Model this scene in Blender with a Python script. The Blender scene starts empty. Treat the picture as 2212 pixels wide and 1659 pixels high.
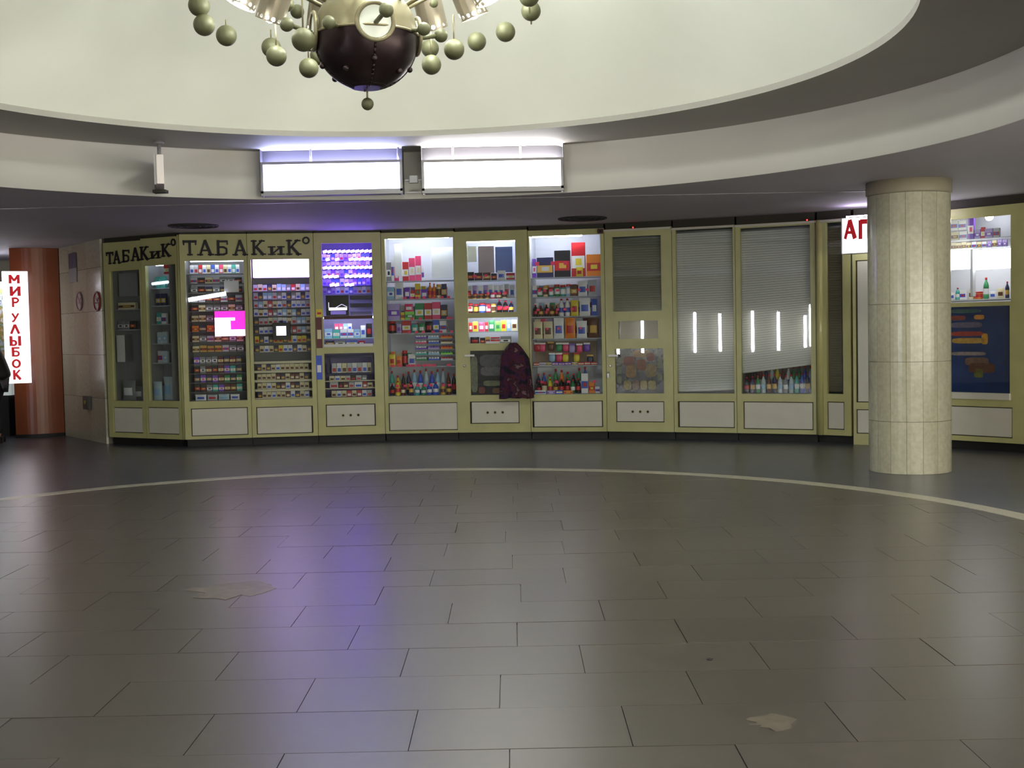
import bpy, bmesh, math, random
from mathutils import Vector, Matrix
random.seed(7)
PI = math.pi
sc = bpy.context.scene
C = sc.collection
# ------------------------------------------------------------------ camera, world, exposure
FPX, PITCH, ROLL, CH = 2600.0, -0.045, -0.0203, 1.45      # focal length in px of the 2212x1659 frame, eye height
cam = bpy.data.cameras.new('camera'); camo = bpy.data.objects.new('camera', cam); C.objects.link(camo)
cam.sensor_fit = 'HORIZONTAL'; cam.sensor_width = 36.0; cam.lens = FPX / 2212 * 36.0
cam.clip_end = 200; cam.clip_start = .05
camo.matrix_world = Matrix.Translation((0, 0, CH)) @ Matrix.Rotation(PI/2 + PITCH, 4, 'X') @ Matrix.Rotation(ROLL, 4, 'Z')
sc.camera = camo
w = bpy.data.worlds.new('world'); sc.world = w; w.use_nodes = True
w.node_tree.nodes['Background'].inputs[0].default_value = (.02, .02, .022, 1)
w.node_tree.nodes['Background'].inputs[1].default_value = 1.0
vs = sc.view_settings
vs.view_transform = 'Standard'; vs.look = 'None'; vs.gamma = 1; vs.use_curve_mapping = False
vs.exposure = -0.02
CHAND, CHUP, TIER, BOXL, TUBE = 110.0, 60.0, 700.0, 7.0, 42.0          # lamp strengths
CX, CY = -1.0, 7.82                            # axis of the round hall
FY = 7.74                                      # centre of the floor ring
R_LINE, R_OPEN, R_DOME, Z_CEIL, Z_SOF = 4.86, 4.49, 3.48, 2.80, 3.27

def ray(x, y):
    u = (x-1106)/FPX; v = -(y-829.5)/FPX
    c, s = math.cos(ROLL), math.sin(ROLL)
    u, v = c*u-s*v, s*u+c*v
    cp, sp = math.cos(PITCH), math.sin(PITCH)
    return Vector((u, cp-v*sp, sp+v*cp))
EYE = Vector((0, 0, CH))
def at_z(x, y, z):
    d = ray(x, y); return EYE + d*((z-CH)/d.z)
def at_y(x, y, Y):
    d = ray(x, y); return EYE + d*(Y/d.y)

# ------------------------------------------------------------------ materials
def lin(c):
    return tuple(((v/255/12.92) if v/255 <= .04045 else ((v/255+.055)/1.055)**2.4) for v in c)
MATS = {}
def mat(name, col, rough=.5, metal=0., emit=0., spec=.5, noise=0., nscale=12., bump=0., col2=None, rvar=0., ecol=None):
    if name in MATS: return MATS[name]
    m = bpy.data.materials.new(name); m.use_nodes = True
    nt = m.node_tree; b = nt.nodes['Principled BSDF']
    c = lin(col)
    b.inputs['Base Color'].default_value = (*c, 1)
    b.inputs['Roughness'].default_value = rough
    b.inputs['Metallic'].default_value = metal
    b.inputs['Specular IOR Level'].default_value = spec
    if emit:
        b.inputs['Emission Color'].default_value = (*lin(ecol or col), 1)
        b.inputs['Emission Strength'].default_value = emit
    if noise or bump or rvar:
        tc = nt.nodes.new('ShaderNodeTexCoord')
        n = nt.nodes.new('ShaderNodeTexNoise'); n.inputs['Scale'].default_value = nscale; n.inputs['Detail'].default_value = 6
        nt.links.new(tc.outputs['Object'], n.inputs['Vector'])
        if noise:
            r = nt.nodes.new('ShaderNodeValToRGB')
            c2 = lin(col2) if col2 else tuple(v*(1-noise) for v in c)
            r.color_ramp.elements[0].position = .35; r.color_ramp.elements[1].position = .65
            r.color_ramp.elements[0].color = (*c2, 1); r.color_ramp.elements[1].color = (*c, 1)
            nt.links.new(n.outputs['Fac'], r.inputs[0]); nt.links.new(r.outputs[0], b.inputs['Base Color'])
        if rvar:
            mr = nt.nodes.new('ShaderNodeMapRange'); mr.inputs[3].default_value = rough-rvar; mr.inputs[4].default_value = rough+rvar
            nt.links.new(n.outputs['Fac'], mr.inputs[0]); nt.links.new(mr.outputs[0], b.inputs['Roughness'])
        if bump:
            bp = nt.nodes.new('ShaderNodeBump'); bp.inputs['Strength'].default_value = bump; bp.inputs['Distance'].default_value = .01
            nt.links.new(n.outputs['Fac'], bp.inputs['Height']); nt.links.new(bp.outputs[0], b.inputs['Normal'])
    MATS[name] = m; return m
def glass_mat(name='glass', tint=(248, 250, 249)):
    if name in MATS: return MATS[name]
    m = bpy.data.materials.new(name); m.use_nodes = True; nt = m.node_tree; nt.nodes.clear()
    o = nt.nodes.new('ShaderNodeOutputMaterial'); mx = nt.nodes.new('ShaderNodeMixShader')
    t = nt.nodes.new('ShaderNodeBsdfTransparent'); g = nt.nodes.new('ShaderNodeBsdfGlossy'); f = nt.nodes.new('ShaderNodeFresnel')
    t.inputs[0].default_value = (*lin(tint), 1); g.inputs['Roughness'].default_value = .015; f.inputs[0].default_value = 1.5
    ge = nt.nodes.new('ShaderNodeNewGeometry'); mr = nt.nodes.new('ShaderNodeMapRange'); mr.inputs[3].default_value = 1.45; mr.inputs[4].default_value = 1/1.45
    nt.links.new(ge.outputs['Backfacing'], mr.inputs[0]); nt.links.new(mr.outputs[0], f.inputs[0])
    nt.links.new(f.outputs[0], mx.inputs[0]); nt.links.new(t.outputs[0], mx.inputs[1]); nt.links.new(g.outputs[0], mx.inputs[2])
    nt.links.new(mx.outputs[0], o.inputs[0]); MATS[name] = m; return m
def print_mat(name, cols, scale=6., detail=3., stretch=(1, 1, 1), rough=.4, kind='noise'):
    """flat print: patches of several ink colours"""
    if name in MATS: return MATS[name]
    m = bpy.data.materials.new(name); m.use_nodes = True; nt = m.node_tree; b = nt.nodes['Principled BSDF']
    b.inputs['Roughness'].default_value = rough
    tc = nt.nodes.new('ShaderNodeTexCoord'); mp = nt.nodes.new('ShaderNodeMapping'); mp.inputs['Scale'].default_value = stretch
    nt.links.new(tc.outputs['Object'], mp.inputs[0])
    if kind == 'noise':
        n = nt.nodes.new('ShaderNodeTexNoise'); n.inputs['Scale'].default_value = scale; n.inputs['Detail'].default_value = detail; out = n.outputs['Fac']
    else:
        n = nt.nodes.new('ShaderNodeTexVoronoi'); n.inputs['Scale'].default_value = scale
        sp = nt.nodes.new('ShaderNodeSeparateColor'); nt.links.new(n.outputs['Color'], sp.inputs[0]); out = sp.outputs[0]
    nt.links.new(mp.outputs[0], n.inputs['Vector'])
    r = nt.nodes.new('ShaderNodeValToRGB'); r.color_ramp.interpolation = 'CONSTANT' if kind != 'noise' else 'LINEAR'
    lo, hi = (.28, .72) if kind == 'noise' else (0., 1.)
    el = r.color_ramp.elements
    while len(el) < len(cols): el.new(.5)
    for i, cc in enumerate(cols):
        el[i].position = lo+(hi-lo)*i/len(cols); el[i].color = (*lin(cc), 1)
    nt.links.new(out, r.inputs[0]); nt.links.new(r.outputs[0], b.inputs['Base Color'])
    MATS[name] = m; return m

FRAME = mat('yellow_paint', (184, 182, 128), .35, noise=.12, nscale=4)
PANEL = mat('white_laminate', (204, 201, 188), .35, noise=.05, nscale=5)
BLACK = mat('black_rubber', (16, 15, 16), .6)
DARK = mat('dark_gap', (48, 44, 34), .7)
GLASS = glass_mat()
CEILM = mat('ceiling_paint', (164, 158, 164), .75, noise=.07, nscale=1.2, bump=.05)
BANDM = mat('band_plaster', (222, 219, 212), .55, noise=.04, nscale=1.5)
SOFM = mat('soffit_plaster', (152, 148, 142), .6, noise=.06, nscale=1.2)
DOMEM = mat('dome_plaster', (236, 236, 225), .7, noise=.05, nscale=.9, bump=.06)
MARBLE = mat('cream_marble', (188, 186, 165), .2, noise=.1, nscale=22, col2=(175, 172, 150), bump=.01)
MARBLE2 = mat('cream_marble_darker', (180, 177, 156), .2, noise=.1, nscale=26, col2=(168, 164, 142), bump=.01)
STEEL = mat('brushed_steel', (170, 170, 172), .3, metal=.9)
BACKW = mat('kiosk_inner_white', (214, 216, 226), .5)
BACKG = mat('kiosk_inner_grey', (140, 140, 142), .5)
SHELF = mat('shelf_glass_white', (176, 180, 190), .25)
SHELFD = mat('shelf_cream', (214, 206, 178), .35)
TUBEM = mat('tube_white', (235, 240, 255), .5, emit=TUBE)

# ------------------------------------------------------------------ mesh builder
class MB:
    def __init__(s): s.v = []; s.f = []; s.m = []; s.sm = []
    def add(s, vs, fs, mi=0, smooth=False):
        o = len(s.v); s.v += [tuple(v) for v in vs]
        for f in fs: s.f.append([i+o for i in f]); s.m.append(mi); s.sm.append(smooth)
        return s
    def box(s, x0, x1, y0, y1, z0, z1, mi=0):
        v = [(x, y, z) for z in (z0, z1) for y in (y0, y1) for x in (x0, x1)]
        return s.add(v, [(0, 2, 3, 1), (4, 5, 7, 6), (0, 1, 5, 4), (2, 6, 7, 3), (0, 4, 6, 2), (1, 3, 7, 5)], mi)
    def bbox(s, x0, x1, y0, y1, z0, z1, b, mi=0):
        """box with chamfered vertical and front edges"""
        pts = [(x0+b, y0), (x1-b, y0), (x1, y0+b), (x1, y1), (x0, y1), (x0, y0+b)]
        return s.prism(pts, z0, z1, mi)
    def prism(s, pts, z0, z1, mi=0, smooth=False):
        n = len(pts); v = [(x, y, z0) for x, y in pts]+[(x, y, z1) for x, y in pts]
        s.add(v, [tuple(range(n-1, -1, -1)), tuple(range(n, 2*n))], mi)
        o = len(s.v)-2*n
        for i in range(n):
            j = (i+1) % n; s.f.append([o+i, o+j, o+n+j, o+n+i]); s.m.append(mi); s.sm.append(smooth)
        return s
    def lathe(s, prof, n=12, c=(0, 0, 0), mi=0, smooth=True, caps=True):
        o = len(s.v)
        for r, z in prof:
            for k in range(n):
                a = 2*PI*k/n; s.v.append((c[0]+r*math.cos(a), c[1]+r*math.sin(a), c[2]+z))
        for i in range(len(prof)-1):
            for k in range(n):
                k2 = (k+1) % n
                s.f.append([o+i*n+k, o+i*n+k2, o+(i+1)*n+k2, o+(i+1)*n+k]); s.m.append(mi); s.sm.append(smooth)
        if caps:
            if prof[0][0] > 1e-5: s.f.append([o+k for k in range(n-1, -1, -1)]); s.m.append(mi); s.sm.append(False)
            if prof[-1][0] > 1e-5: s.f.append([o+(len(prof)-1)*n+k for k in range(n)]); s.m.append(mi); s.sm.append(False)
        return s
    def sphere(s, c, r, n=16, m=10, mi=0, z0=-1., z1=1.):
        a0, a1 = math.asin(z0), math.asin(z1)
        prof = [(max(r*math.cos(a0+(a1-a0)*i/m), 0), r*math.sin(a0+(a1-a0)*i/m)) for i in range(m+1)]
        return s.lathe(prof, n, c, mi, True, False)
    def tube(s, p0, p1, r, n=8, mi=0, r1=None):
        p0, p1 = Vector(p0), Vector(p1); r1 = r if r1 is None else r1
        d = (p1-p0).normalized(); a = d.orthogonal().normalized(); b = d.cross(a); o = len(s.v)
        for p, rr in ((p0, r), (p1, r1)):
            for k in range(n): s.v.append(tuple(p+(a*math.cos(2*PI*k/n)+b*math.sin(2*PI*k/n))*rr))
        for k in range(n):
            k2 = (k+1) % n; s.f.append([o+k, o+k2, o+n+k2, o+n+k]); s.m.append(mi); s.sm.append(True)
        s.f.append([o+k for k in range(n-1, -1, -1)]); s.m.append(mi); s.sm.append(False)
        s.f.append([o+n+k for k in range(n)]); s.m.append(mi); s.sm.append(False)
        return s
    def torus(s, c, R, r, n=24, m=8, mi=0, axis='z'):
        o = len(s.v)
        for i in range(n):
            a = 2*PI*i/n
            for j in range(m):
                b = 2*PI*j/m; q = R+r*math.cos(b); p = (q*math.cos(a), q*math.sin(a), r*math.sin(b))
                if axis == 'y': p = (p[0], p[2], p[1])
                s.v.append((c[0]+p[0], c[1]+p[1], c[2]+p[2]))
        for i in range(n):
            for j in range(m):
                i2, j2 = (i+1) % n, (j+1) % m
                s.f.append([o+i*m+j, o+i2*m+j, o+i2*m+j2, o+i*m+j2]); s.m.append(mi); s.sm.append(True)
        return s
    def mesh(s, name, mats):
        me = bpy.data.meshes.new(name); me.from_pydata(s.v, [], s.f)
        for m in (mats if isinstance(mats, (list, tuple)) else [mats]): me.materials.append(m)
        me.polygons.foreach_set('material_index', s.m); me.polygons.foreach_set('use_smooth', s.sm); me.update()
        return me
    def obj(s, name, mats, parent=None, loc=None, fix=True):
        me = s.mesh(name, mats)
        if fix:
            bm = bmesh.new(); bm.from_mesh(me); bmesh.ops.recalc_face_normals(bm, faces=bm.faces); bm.to_mesh(me); bm.free()
        return link(name, me, parent, loc)
def link(name, me, parent=None, loc=None, rz=0):
    o = bpy.data.objects.new(name, me); C.objects.link(o)
    if parent: o.parent = parent
    if loc is not None: o.location = loc
    if rz: o.rotation_euler.z = rz
    return o
def tag(o, label=None, cat=None, group=None, kind=None):
    if label: o['label'] = label
    if cat: o['category'] = cat
    if group: o['group'] = group
    if kind: o['kind'] = kind
    return o
def empty(name, loc=(0, 0, 0), rz=0):
    return link(name, None, None, loc, rz)
def struct(o): o['kind'] = 'structure'; return o

# ------------------------------------------------------------------ lettering (strokes, slab serifs)
def glyph(ch, serif):
    S = []; T = .17 if serif else .26; G = 1. if serif else 1.5
    def B(*p, t=T):
        for i in range(0, len(p)-2, 2): S.append((p[i], p[i+1], p[i+2], p[i+3], t*(G if t != T else 1)))
    def ft(*xs, y=.05):
        if serif:
            for x in xs: B(x-.17, y, x+.17, y, t=.1)
    if ch == 'Т': B(0, .92, .9, .92); B(.45, 0, .45, .95); ft(.45); (B(.05, .7, .05, .95, t=.1), B(.85, .7, .85, .95, t=.1)) if serif else 0
    elif ch == 'А': B(.1, 0, .42, 1, t=.13); B(.42, 1, .78, 0, t=.19); B(.2, .33, .68, .33, t=.11); ft(.1, .78)
    elif ch == 'Б': B(.15, 0, .15, 1); B(.1, .93, .75, .93, t=.13); B(.15, .55, .5, .55, .68, .44, .68, .14, .5, .06, .15, .06, t=.13); ft(.1); (B(.74, .72, .74, .95, t=.09)) if serif else 0
    elif ch == 'К': B(.15, 0, .15, 1); B(.2, .45, .7, 1, t=.12); B(.3, .55, .76, 0, t=.19); ft(.15, .74); ft(.15, .68, y=.95)
    elif ch == 'и': B(.1, 0, .1, .66, t=.15); B(.56, 0, .56, .66, t=.15); B(.12, .08, .54, .6, t=.1); ft(.1, .56); ft(.1, .56, y=.62)
    elif ch == 'И': B(.1, 0, .1, 1); B(.7, 0, .7, 1); B(.12, .1, .68, .9, t=.14)
    elif ch == 'М': B(.08, 0, .08, 1); B(.82, 0, .82, 1); B(.1, .95, .45, .3, .8, .95, t=.15)
    elif ch == 'Р': B(.12, 0, .12, 1); B(.12, .94, .5, .94, .7, .8, .7, .62, .5, .48, .12, .48, t=.14)
    elif ch == 'У': B(.05, 1, .42, .4, t=.16); B(.78, 1, .42, .4, .2, .05, .02, .05, t=.15)
    elif ch == 'Л': B(.05, 0, .4, 1, t=.16); B(.4, 1, .75, 0, t=.16)
    elif ch == 'Ы': B(.08, 0, .08, 1); B(.08, .52, .35, .52, .48, .42, .48, .14, .35, .06, .08, .06, t=.13); B(.78, 0, .78, 1)
    elif ch == 'О':
        p = []
        for k in range(13): a = 2*PI*k/12; p += [.42+.33*math.cos(a), .5+.43*math.sin(a)]
        B(*p, t=.15)
    elif ch == '°':
        p = []
        for k in range(11): a = 2*PI*k/10; p += [.5+.4*math.cos(a), .5+.4*math.sin(a)]
        B(*p, t=.22)
    elif ch == 'П': B(.1, 0, .1, 1); B(.7, 0, .7, 1); B(.1, .93, .7, .93)
    elif ch == 'Е': B(.1, 0, .1, 1); B(.1, .93, .65, .93, t=.14); B(.1, .5, .6, .5, t=.13); B(.1, .07, .65, .07, t=.14)
    return S
def letter(ch, parent, x, z, h, wscale, m, y=0, serif=False, depth=.006):
    """one raised letter facing local -y, lower left corner at x, z"""
    mb = MB()
    for x0, y0, x1, y1, t in glyph(ch, serif):
        d = Vector((x1-x0, y1-y0)); n = Vector((-d.y, d.x)).normalized()*t/2
        e = d.normalized()*(.02)
        q = [(x0-e.x+n.x, y0-e.y+n.y), (x0-e.x-n.x, y0-e.y-n.y), (x1+e.x-n.x, y1+e.y-n.y), (x1+e.x+n.x, y1+e.y+n.y)]
        v = [(a*h*wscale, 0, b*h) for a, b in q]+[(a*h*wscale, depth, b*h) for a, b in q]
        mb.add(v, [(0, 1, 2, 3), (7, 6, 5, 4), (0, 4, 5, 1), (1, 5, 6, 2), (2, 6, 7, 3), (3, 7, 4, 0)])
    return mb.obj('letter', m, parent, (x, y-depth-.0015, z))

# ================================================================== SETTING
# ---- floor: polished dark outer floor, stone slabs inside the pale ring
FLO = mat('outer_floor_stone', (78, 82, 92), .3, spec=.8, noise=.2, nscale=3, rvar=.05)
def floor_slab_mat(i):
    k = (0, .035, -.035, .015)[i]
    return mat('brown_granite_%d' % i, tuple(int(v*(1+k)) for v in (84, 78, 71)), .3, spec=.8, noise=.16, nscale=14, rvar=.04, bump=.012)
SLABM = [floor_slab_mat(i) for i in range(4)]
GROUT = mat('grout', (86, 80, 73), .6)
LINEM = mat('pale_terrazzo', (190, 186, 166), .35, noise=.15, nscale=20)
def ring_mesh(r0, r1, z0, z1, n=128, cx=CX, cy=FY):
    mb = MB(); o = []
    for k in range(n):
        a = 2*PI*k/n; c, s = math.cos(a), math.sin(a)
        mb.v += [(cx+r0*c, cy+r0*s, z1), (cx+r1*c, cy+r1*s, z1), (cx+r1*c, cy+r1*s, z0), (cx+r0*c, cy+r0*s, z0)]
    for k in range(n):
        a, b = 4*k, 4*((k+1) % n)
        for i in range(4):
            j = (i+1) % 4; mb.f.append([a+i, a+j, b+j, b+i]); mb.m.append(0); mb.sm.append(False)
    return mb
floor = MB().box(-11, 9, -3, 21, -.12, -.012).obj('floor', GROUT); struct(floor)
def outer_plate(z0, z1, R, x0, x1, y0, y1, name, m, parent, n=128, CY=CY):
    """a plate with a round opening"""
    mb = MB(); inner = []; outer = []
    for k in range(n):
        a = 2*PI*k/n; c, s = math.cos(a), math.sin(a)
        t = min(((x1-CX) if c > 0 else (CX-x0))/max(abs(c), 1e-6), ((y1-CY) if s > 0 else (CY-y0))/max(abs(s), 1e-6))
        inner.append((CX+R*c, CY+R*s)); outer.append((CX+t*c, CY+t*s))
    for z in (z0, z1):
        mb.v += [(x, y, z) for x, y in inner]+[(x, y, z) for x, y in outer]
    for k in range(n):
        j = (k+1) % n
        for fc in ([k, j, n+j, n+k], [2*n+k, 3*n+k, 3*n+j, 2*n+j], [k, 2*n+k, 2*n+j, j], [n+k, n+j, 3*n+j, 3*n+k]):
            mb.f.append(fc); mb.m.append(0); mb.sm.append(False)
    return mb.obj(name, m, parent)
outer_plate(-.012, 0, R_LINE+.09, -11, 9, -3, 21, 'outer_paving', FLO, floor, 128, FY)
ring_mesh(R_LINE-.09, R_LINE+.088, -.012, .001).obj('pale_ring', LINEM, floor)
def clip_circle(poly, R, n=96):
    for k in range(n):
        a = 2*PI*(k+.5)/n; nx, ny = math.cos(a), math.sin(a); d = R*math.cos(PI/n); out = []
        for i in range(len(poly)):
            p, q = poly[i], poly[(i+1) % len(poly)]
            sp, sq = p[0]*nx+p[1]*ny-d, q[0]*nx+q[1]*ny-d
            if sp <= 0: out.append(p)
            if sp*sq < 0:
                t = sp/(sp-sq); out.append((p[0]+t*(q[0]-p[0]), p[1]+t*(q[1]-p[1])))
        poly = out
        if len(poly) < 3: return []
    return poly
SW, SD, GAP = .78, .45, .0035
full = None; rs = R_LINE-.096
y = 4.11-FY-SD*2
while y-SD > -rs: y -= SD
row = 0
rng = random.Random(3)
while y < rs:
    xo = -.42-CX - (SW/2 if row % 2 else 0) + rng.uniform(-.08, .08)
    x = xo-SW*12
    while x < rs:
        q = [(x+GAP/2, y+GAP/2), (x+SW-GAP/2, y+GAP/2), (x+SW-GAP/2, y+SD-GAP/2), (x+GAP/2, y+SD-GAP/2)]
        p = clip_circle(q, rs)
        if len(p) >= 3:
            A = abs(sum(p[i][0]*p[(i+1) % len(p)][1]-p[(i+1) % len(p)][0]*p[i][1] for i in range(len(p))))/2
            if A > .004:
                dz = rng.uniform(-.0012, .0004)
                mb = MB().prism([(a+CX, b+FY) for a, b in p], -.012, dz)
                mb.obj('floor_slab', SLABM[rng.choice((0, 0, 1, 2, 3))], floor)
        x += SW
    y += SD; row += 1
# worn pale patches and one dark stain on the stone
WORN = mat('worn_stone', (110, 102, 89), .4, noise=.3, nscale=14)
def patch(px, py, rx, ry, name, m, label, cat, n=22):
    p = at_z(px, py, 0); mb = MB(); r_ = random.Random(px)
    pts = [(rx*math.cos(2*PI*k/n)*r_.uniform(.55, 1.1), ry*math.sin(2*PI*k/n)*r_.uniform(.55, 1.1)) for k in range(n)]
    o = mb.prism(pts, .0, .0016).obj(name, m, floor, (p.x, p.y, 0)); return o
patch(500, 1273, .26, .26, 'worn_patch', WORN, '', '')
patch(1668, 1560, .09, .10, 'worn_patch', WORN, '', '')
patch(1534, 1424, .016, .02, 'dark_stain', BLACK, '', '')

# ---- ceiling with round opening, band, soffit and dome
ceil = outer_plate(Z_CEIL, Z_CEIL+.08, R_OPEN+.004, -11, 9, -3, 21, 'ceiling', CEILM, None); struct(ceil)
def lathe_surface(name, prof, m, parent, n=160, smooth=True):
    mb = MB().lathe(prof, n, (CX, CY, 0), 0, smooth, False); o = mb.obj(name, m, parent, fix=False); return o
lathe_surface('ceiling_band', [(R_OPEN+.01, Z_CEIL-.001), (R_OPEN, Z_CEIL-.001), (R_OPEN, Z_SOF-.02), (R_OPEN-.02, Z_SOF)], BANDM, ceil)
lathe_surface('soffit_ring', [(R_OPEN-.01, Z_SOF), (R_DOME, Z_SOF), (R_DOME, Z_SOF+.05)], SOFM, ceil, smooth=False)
rise = 1.5; RS = (R_DOME**2+rise**2)/(2*rise)
a0 = math.asin(R_DOME/RS)
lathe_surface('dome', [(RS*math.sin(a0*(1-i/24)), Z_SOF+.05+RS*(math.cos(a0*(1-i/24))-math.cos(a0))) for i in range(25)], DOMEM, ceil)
# metal joint cover across the ceiling
tr = MB().box(-8, 3.9, 12.40, 12.44, Z_CEIL-.006, Z_CEIL+.002).obj('trim_1', mat('joint_cover', (120, 116, 122), .4, metal=.4)); struct(tr)
tr.parent = None
# ---- walls round the back of the hall
WALLM = mat('wall_stone', (150, 142, 124), .3, noise=.2, nscale=4)
def wall(name, a, b, z1=Z_CEIL, th=.15, m=WALLM):
    a, b = Vector((*a, 0)), Vector((*b, 0)); t = (b-a).normalized(); n = Vector((t.y, -t.x, 0)); L = (b-a).length
    mb = MB().box(0, L, 0, th, 0, z1)
    o = mb.obj(name, m, None, a); o.rotation_euler.z = math.atan2(t.y, t.x); return struct(o)
RW = 9.25
angs = [math.radians(v) for v in range(75, 286, 15)]
pts = [(CX+RW*math.sin(a), CY+RW*math.cos(a)) for a in angs]
mb = MB()
for i in range(len(pts)-1):
    (xa, ya), (xb, yb) = pts[i], pts[i+1]
    oa, ob = [((x-CX)*1.02+CX, (y-CY)*1.02+CY) for x, y in (pts[i], pts[i+1])]
    mb.add([(xa, ya, 0), (xb, yb, 0), (xb, yb, Z_CEIL), (xa, ya, Z_CEIL), (*oa, 0), (*ob, 0), (*ob, Z_CEIL), (*oa, Z_CEIL)],
           [(0, 1, 2, 3), (7, 6, 5, 4), (0, 4, 5, 1), (3, 2, 6, 7)])
struct(mb.obj('wall_back', WALLM))
wall('wall_left', (-10.2, 10), (-10.2, 20.5))
wall('wall_far', (-10.2, 20.5), (8.6, 20.5))
wall('wall_right', (8.4, 20.5), (8.4, 9.6))

# ================================================================== CHANDELIER
BRONZE = mat('dark_bronze', (58, 46, 48), .32, metal=.75, noise=.2, nscale=20)
BRASS = mat('pale_brass', (132, 124, 98), .42, metal=.5, noise=.12, nscale=10)
BALLM = mat('olive_ball', (88, 88, 62), .5, metal=.2, noise=.1, nscale=25)
SHADEM = mat('shade_metal', (158, 148, 132), .35, metal=.7)
PORTM = mat('frosted_port', (220, 224, 214), .5)
BULBM = mat('bulb_warm', (255, 246, 220), .5, emit=CHAND, ecol=(248, 253, 244))
GX, GY, GZ, GR = -.893, 7.82, 3.345, .335
ch = tag(empty('chandelier', (GX, GY, GZ)), 'bronze globe chandelier with hanging balls and perforated tube lamps under the dome', 'chandelier')
MB().sphere((0, 0, 0), GR, 40, 14, 0, 0., 1.).obj('globe_top', BRASS, ch)
MB().sphere((0, 0, 0), GR, 40, 14, 0, -.93, 0.).obj('globe_bowl', BRONZE, ch)
MB().torus((0, 0, 0), GR+.002, .009, 48, 6).obj('equator_band', BRASS, ch)
MB().lathe([(.0, -.325), (.1, -.325), (.125, -.312), (.125, -.3), (.1, -.29)], 28, smooth=False, caps=False).obj('bottom_cap', BRONZE, ch)
pb = MB().sphere((0, 0, -.425), .04, 18, 12).obj('pendant_ball', BALLM, ch)
MB().tube((0, 0, -.325), (0, 0, -.39), .006).obj('rod', BRASS, pb)
MB().tube((0, 0, .33), (0, 0, Z_SOF+.05+rise-GZ+.02), .03, 12).obj('stem', BRASS, ch)
for k in range(4):                                       # portholes with ball finials
    a = math.radians(17+90*k); d = Vector((math.sin(a), -math.cos(a), 0))
    mb = MB().torus((0, 0, 0), .115, .014, 28, 8, 0, 'y')
    mb.prism([(.1*math.cos(2*PI*i/28), .1*math.sin(2*PI*i/28)) for i in range(28)], 0, .02, 1)
    for i in range(len(mb.v)-56, len(mb.v)): x_, y_, z_ = mb.v[i]; mb.v[i] = (x_, -z_+.02, y_)
    p = mb.obj('porthole', [BRASS, PORTM], ch, d*(GR*1.0)+Vector((0, 0, .02))); p.rotation_euler.z = a
    f = MB().tube((0, -.01, -.01), (.03, -.14, .02), .015, 8).sphere((.035, -.17, .025), .045, 16, 10).obj('finial', BALLM, p)
    b = MB()                                             # rib below the porthole
    for i in range(10):
        t0, t1 = -.32-.1*i, -.32-.1*(i+1)
        b.tube((d.x*GR*math.cos(t0), d.y*GR*math.cos(t0), GR*math.sin(t0)), (d.x*GR*math.cos(t1), d.y*GR*math.cos(t1), GR*math.sin(t1)), .008, 6)
    b.obj('rib', BRONZE, ch)
    t0 = -.62
    MB().sphere((d.x*(GR+.012)*math.cos(t0), d.y*(GR+.012)*math.cos(t0), GR*math.sin(t0)), .02, 10, 8).obj('knob', BRONZE, ch)
    a2 = a+math.radians(48); d2 = Vector((math.sin(a2), -math.cos(a2), 0))
    MB().tube(d2*GR*.97, d2*(GR+.07), .014, 8).sphere(d2*(GR+.09), .042, 16, 10).obj('finial', BALLM, ch)
    t0 = -.8
    MB().sphere((d2.x*(GR+.012)*math.cos(t0), d2.y*(GR+.012)*math.cos(t0), GR*math.sin(t0)), .02, 10, 8).obj('knob', BRONZE, ch)
def shade_mesh(r=.098, h=.30, n=14):
    """open tube lamp shade with a row of round holes along each rim"""
    mb = MB(); th = .003
    cell = 2*r*PI/n
    def P(u, z, rr): return (rr*math.cos(u), rr*math.sin(u), z)
    for (z0, z1, hole) in ((0, .045, True), (.045, .1, False), (.1, h-.05, False), (h-.05, h, True)):
        for k in range(n):
            u0, u1 = 2*PI*k/n, 2*PI*(k+1)/n
            for rr in (r, r-th):
                if not hole:
                    um = (u0+u1)/2
                    mb.add([P(u0, z0, rr), P(um, z0, rr), P(u1, z0, rr), P(u1, z1, rr), P(um, z1, rr), P(u0, z1, rr)], [(0, 1, 4, 5), (1, 2, 3, 4)], 0, True)
                else:
                    um, zm = (u0+u1)/2, (z0+z1)/2; hr = .014
                    C8 = [P(um+hr/r*math.cos(PI/4*i), zm+hr*math.sin(PI/4*i), rr) for i in range(8)]
                    O8 = [P(u1, zm, rr), P(u1, z1, rr), P(um, z1, rr), P(u0, z1, rr), P(u0, zm, rr), P(u0, z0, rr), P(um, z0, rr), P(u1, z0, rr)]
                    mb.add(O8+C8, [(i, (i+1) % 8, 8+(i+1) % 8, 8+i) for i in range(8)], 0, True)
    return mb.mesh('lamp_shade', SHADEM)
SHME = shade_mesh()
BULBU = mat('bulb_upper', (255, 246, 220), .5, emit=CHUP, ecol=(248, 253, 244))
BULBME = MB().sphere((0, 0, .03), .04, 14, 10).tube((0, 0, .065), (0, 0, .15), .018, 8, 1).mesh('bulb', [BULBM, SHADEM])
BULBOFF = MB().sphere((0, 0, .30), .04, 14, 10).tube((0, 0, .15), (0, 0, .265), .018, 8, 1).mesh('bulb', [mat('bulb_off', (206, 204, 190), .4), SHADEM])  # unlit bulbs on one side leave the dome darker there
BULBUP = MB().sphere((0, 0, .30), .04, 14, 10).tube((0, 0, .15), (0, 0, .265), .018, 8, 1).mesh('bulb', [BULBU, SHADEM])
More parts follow.
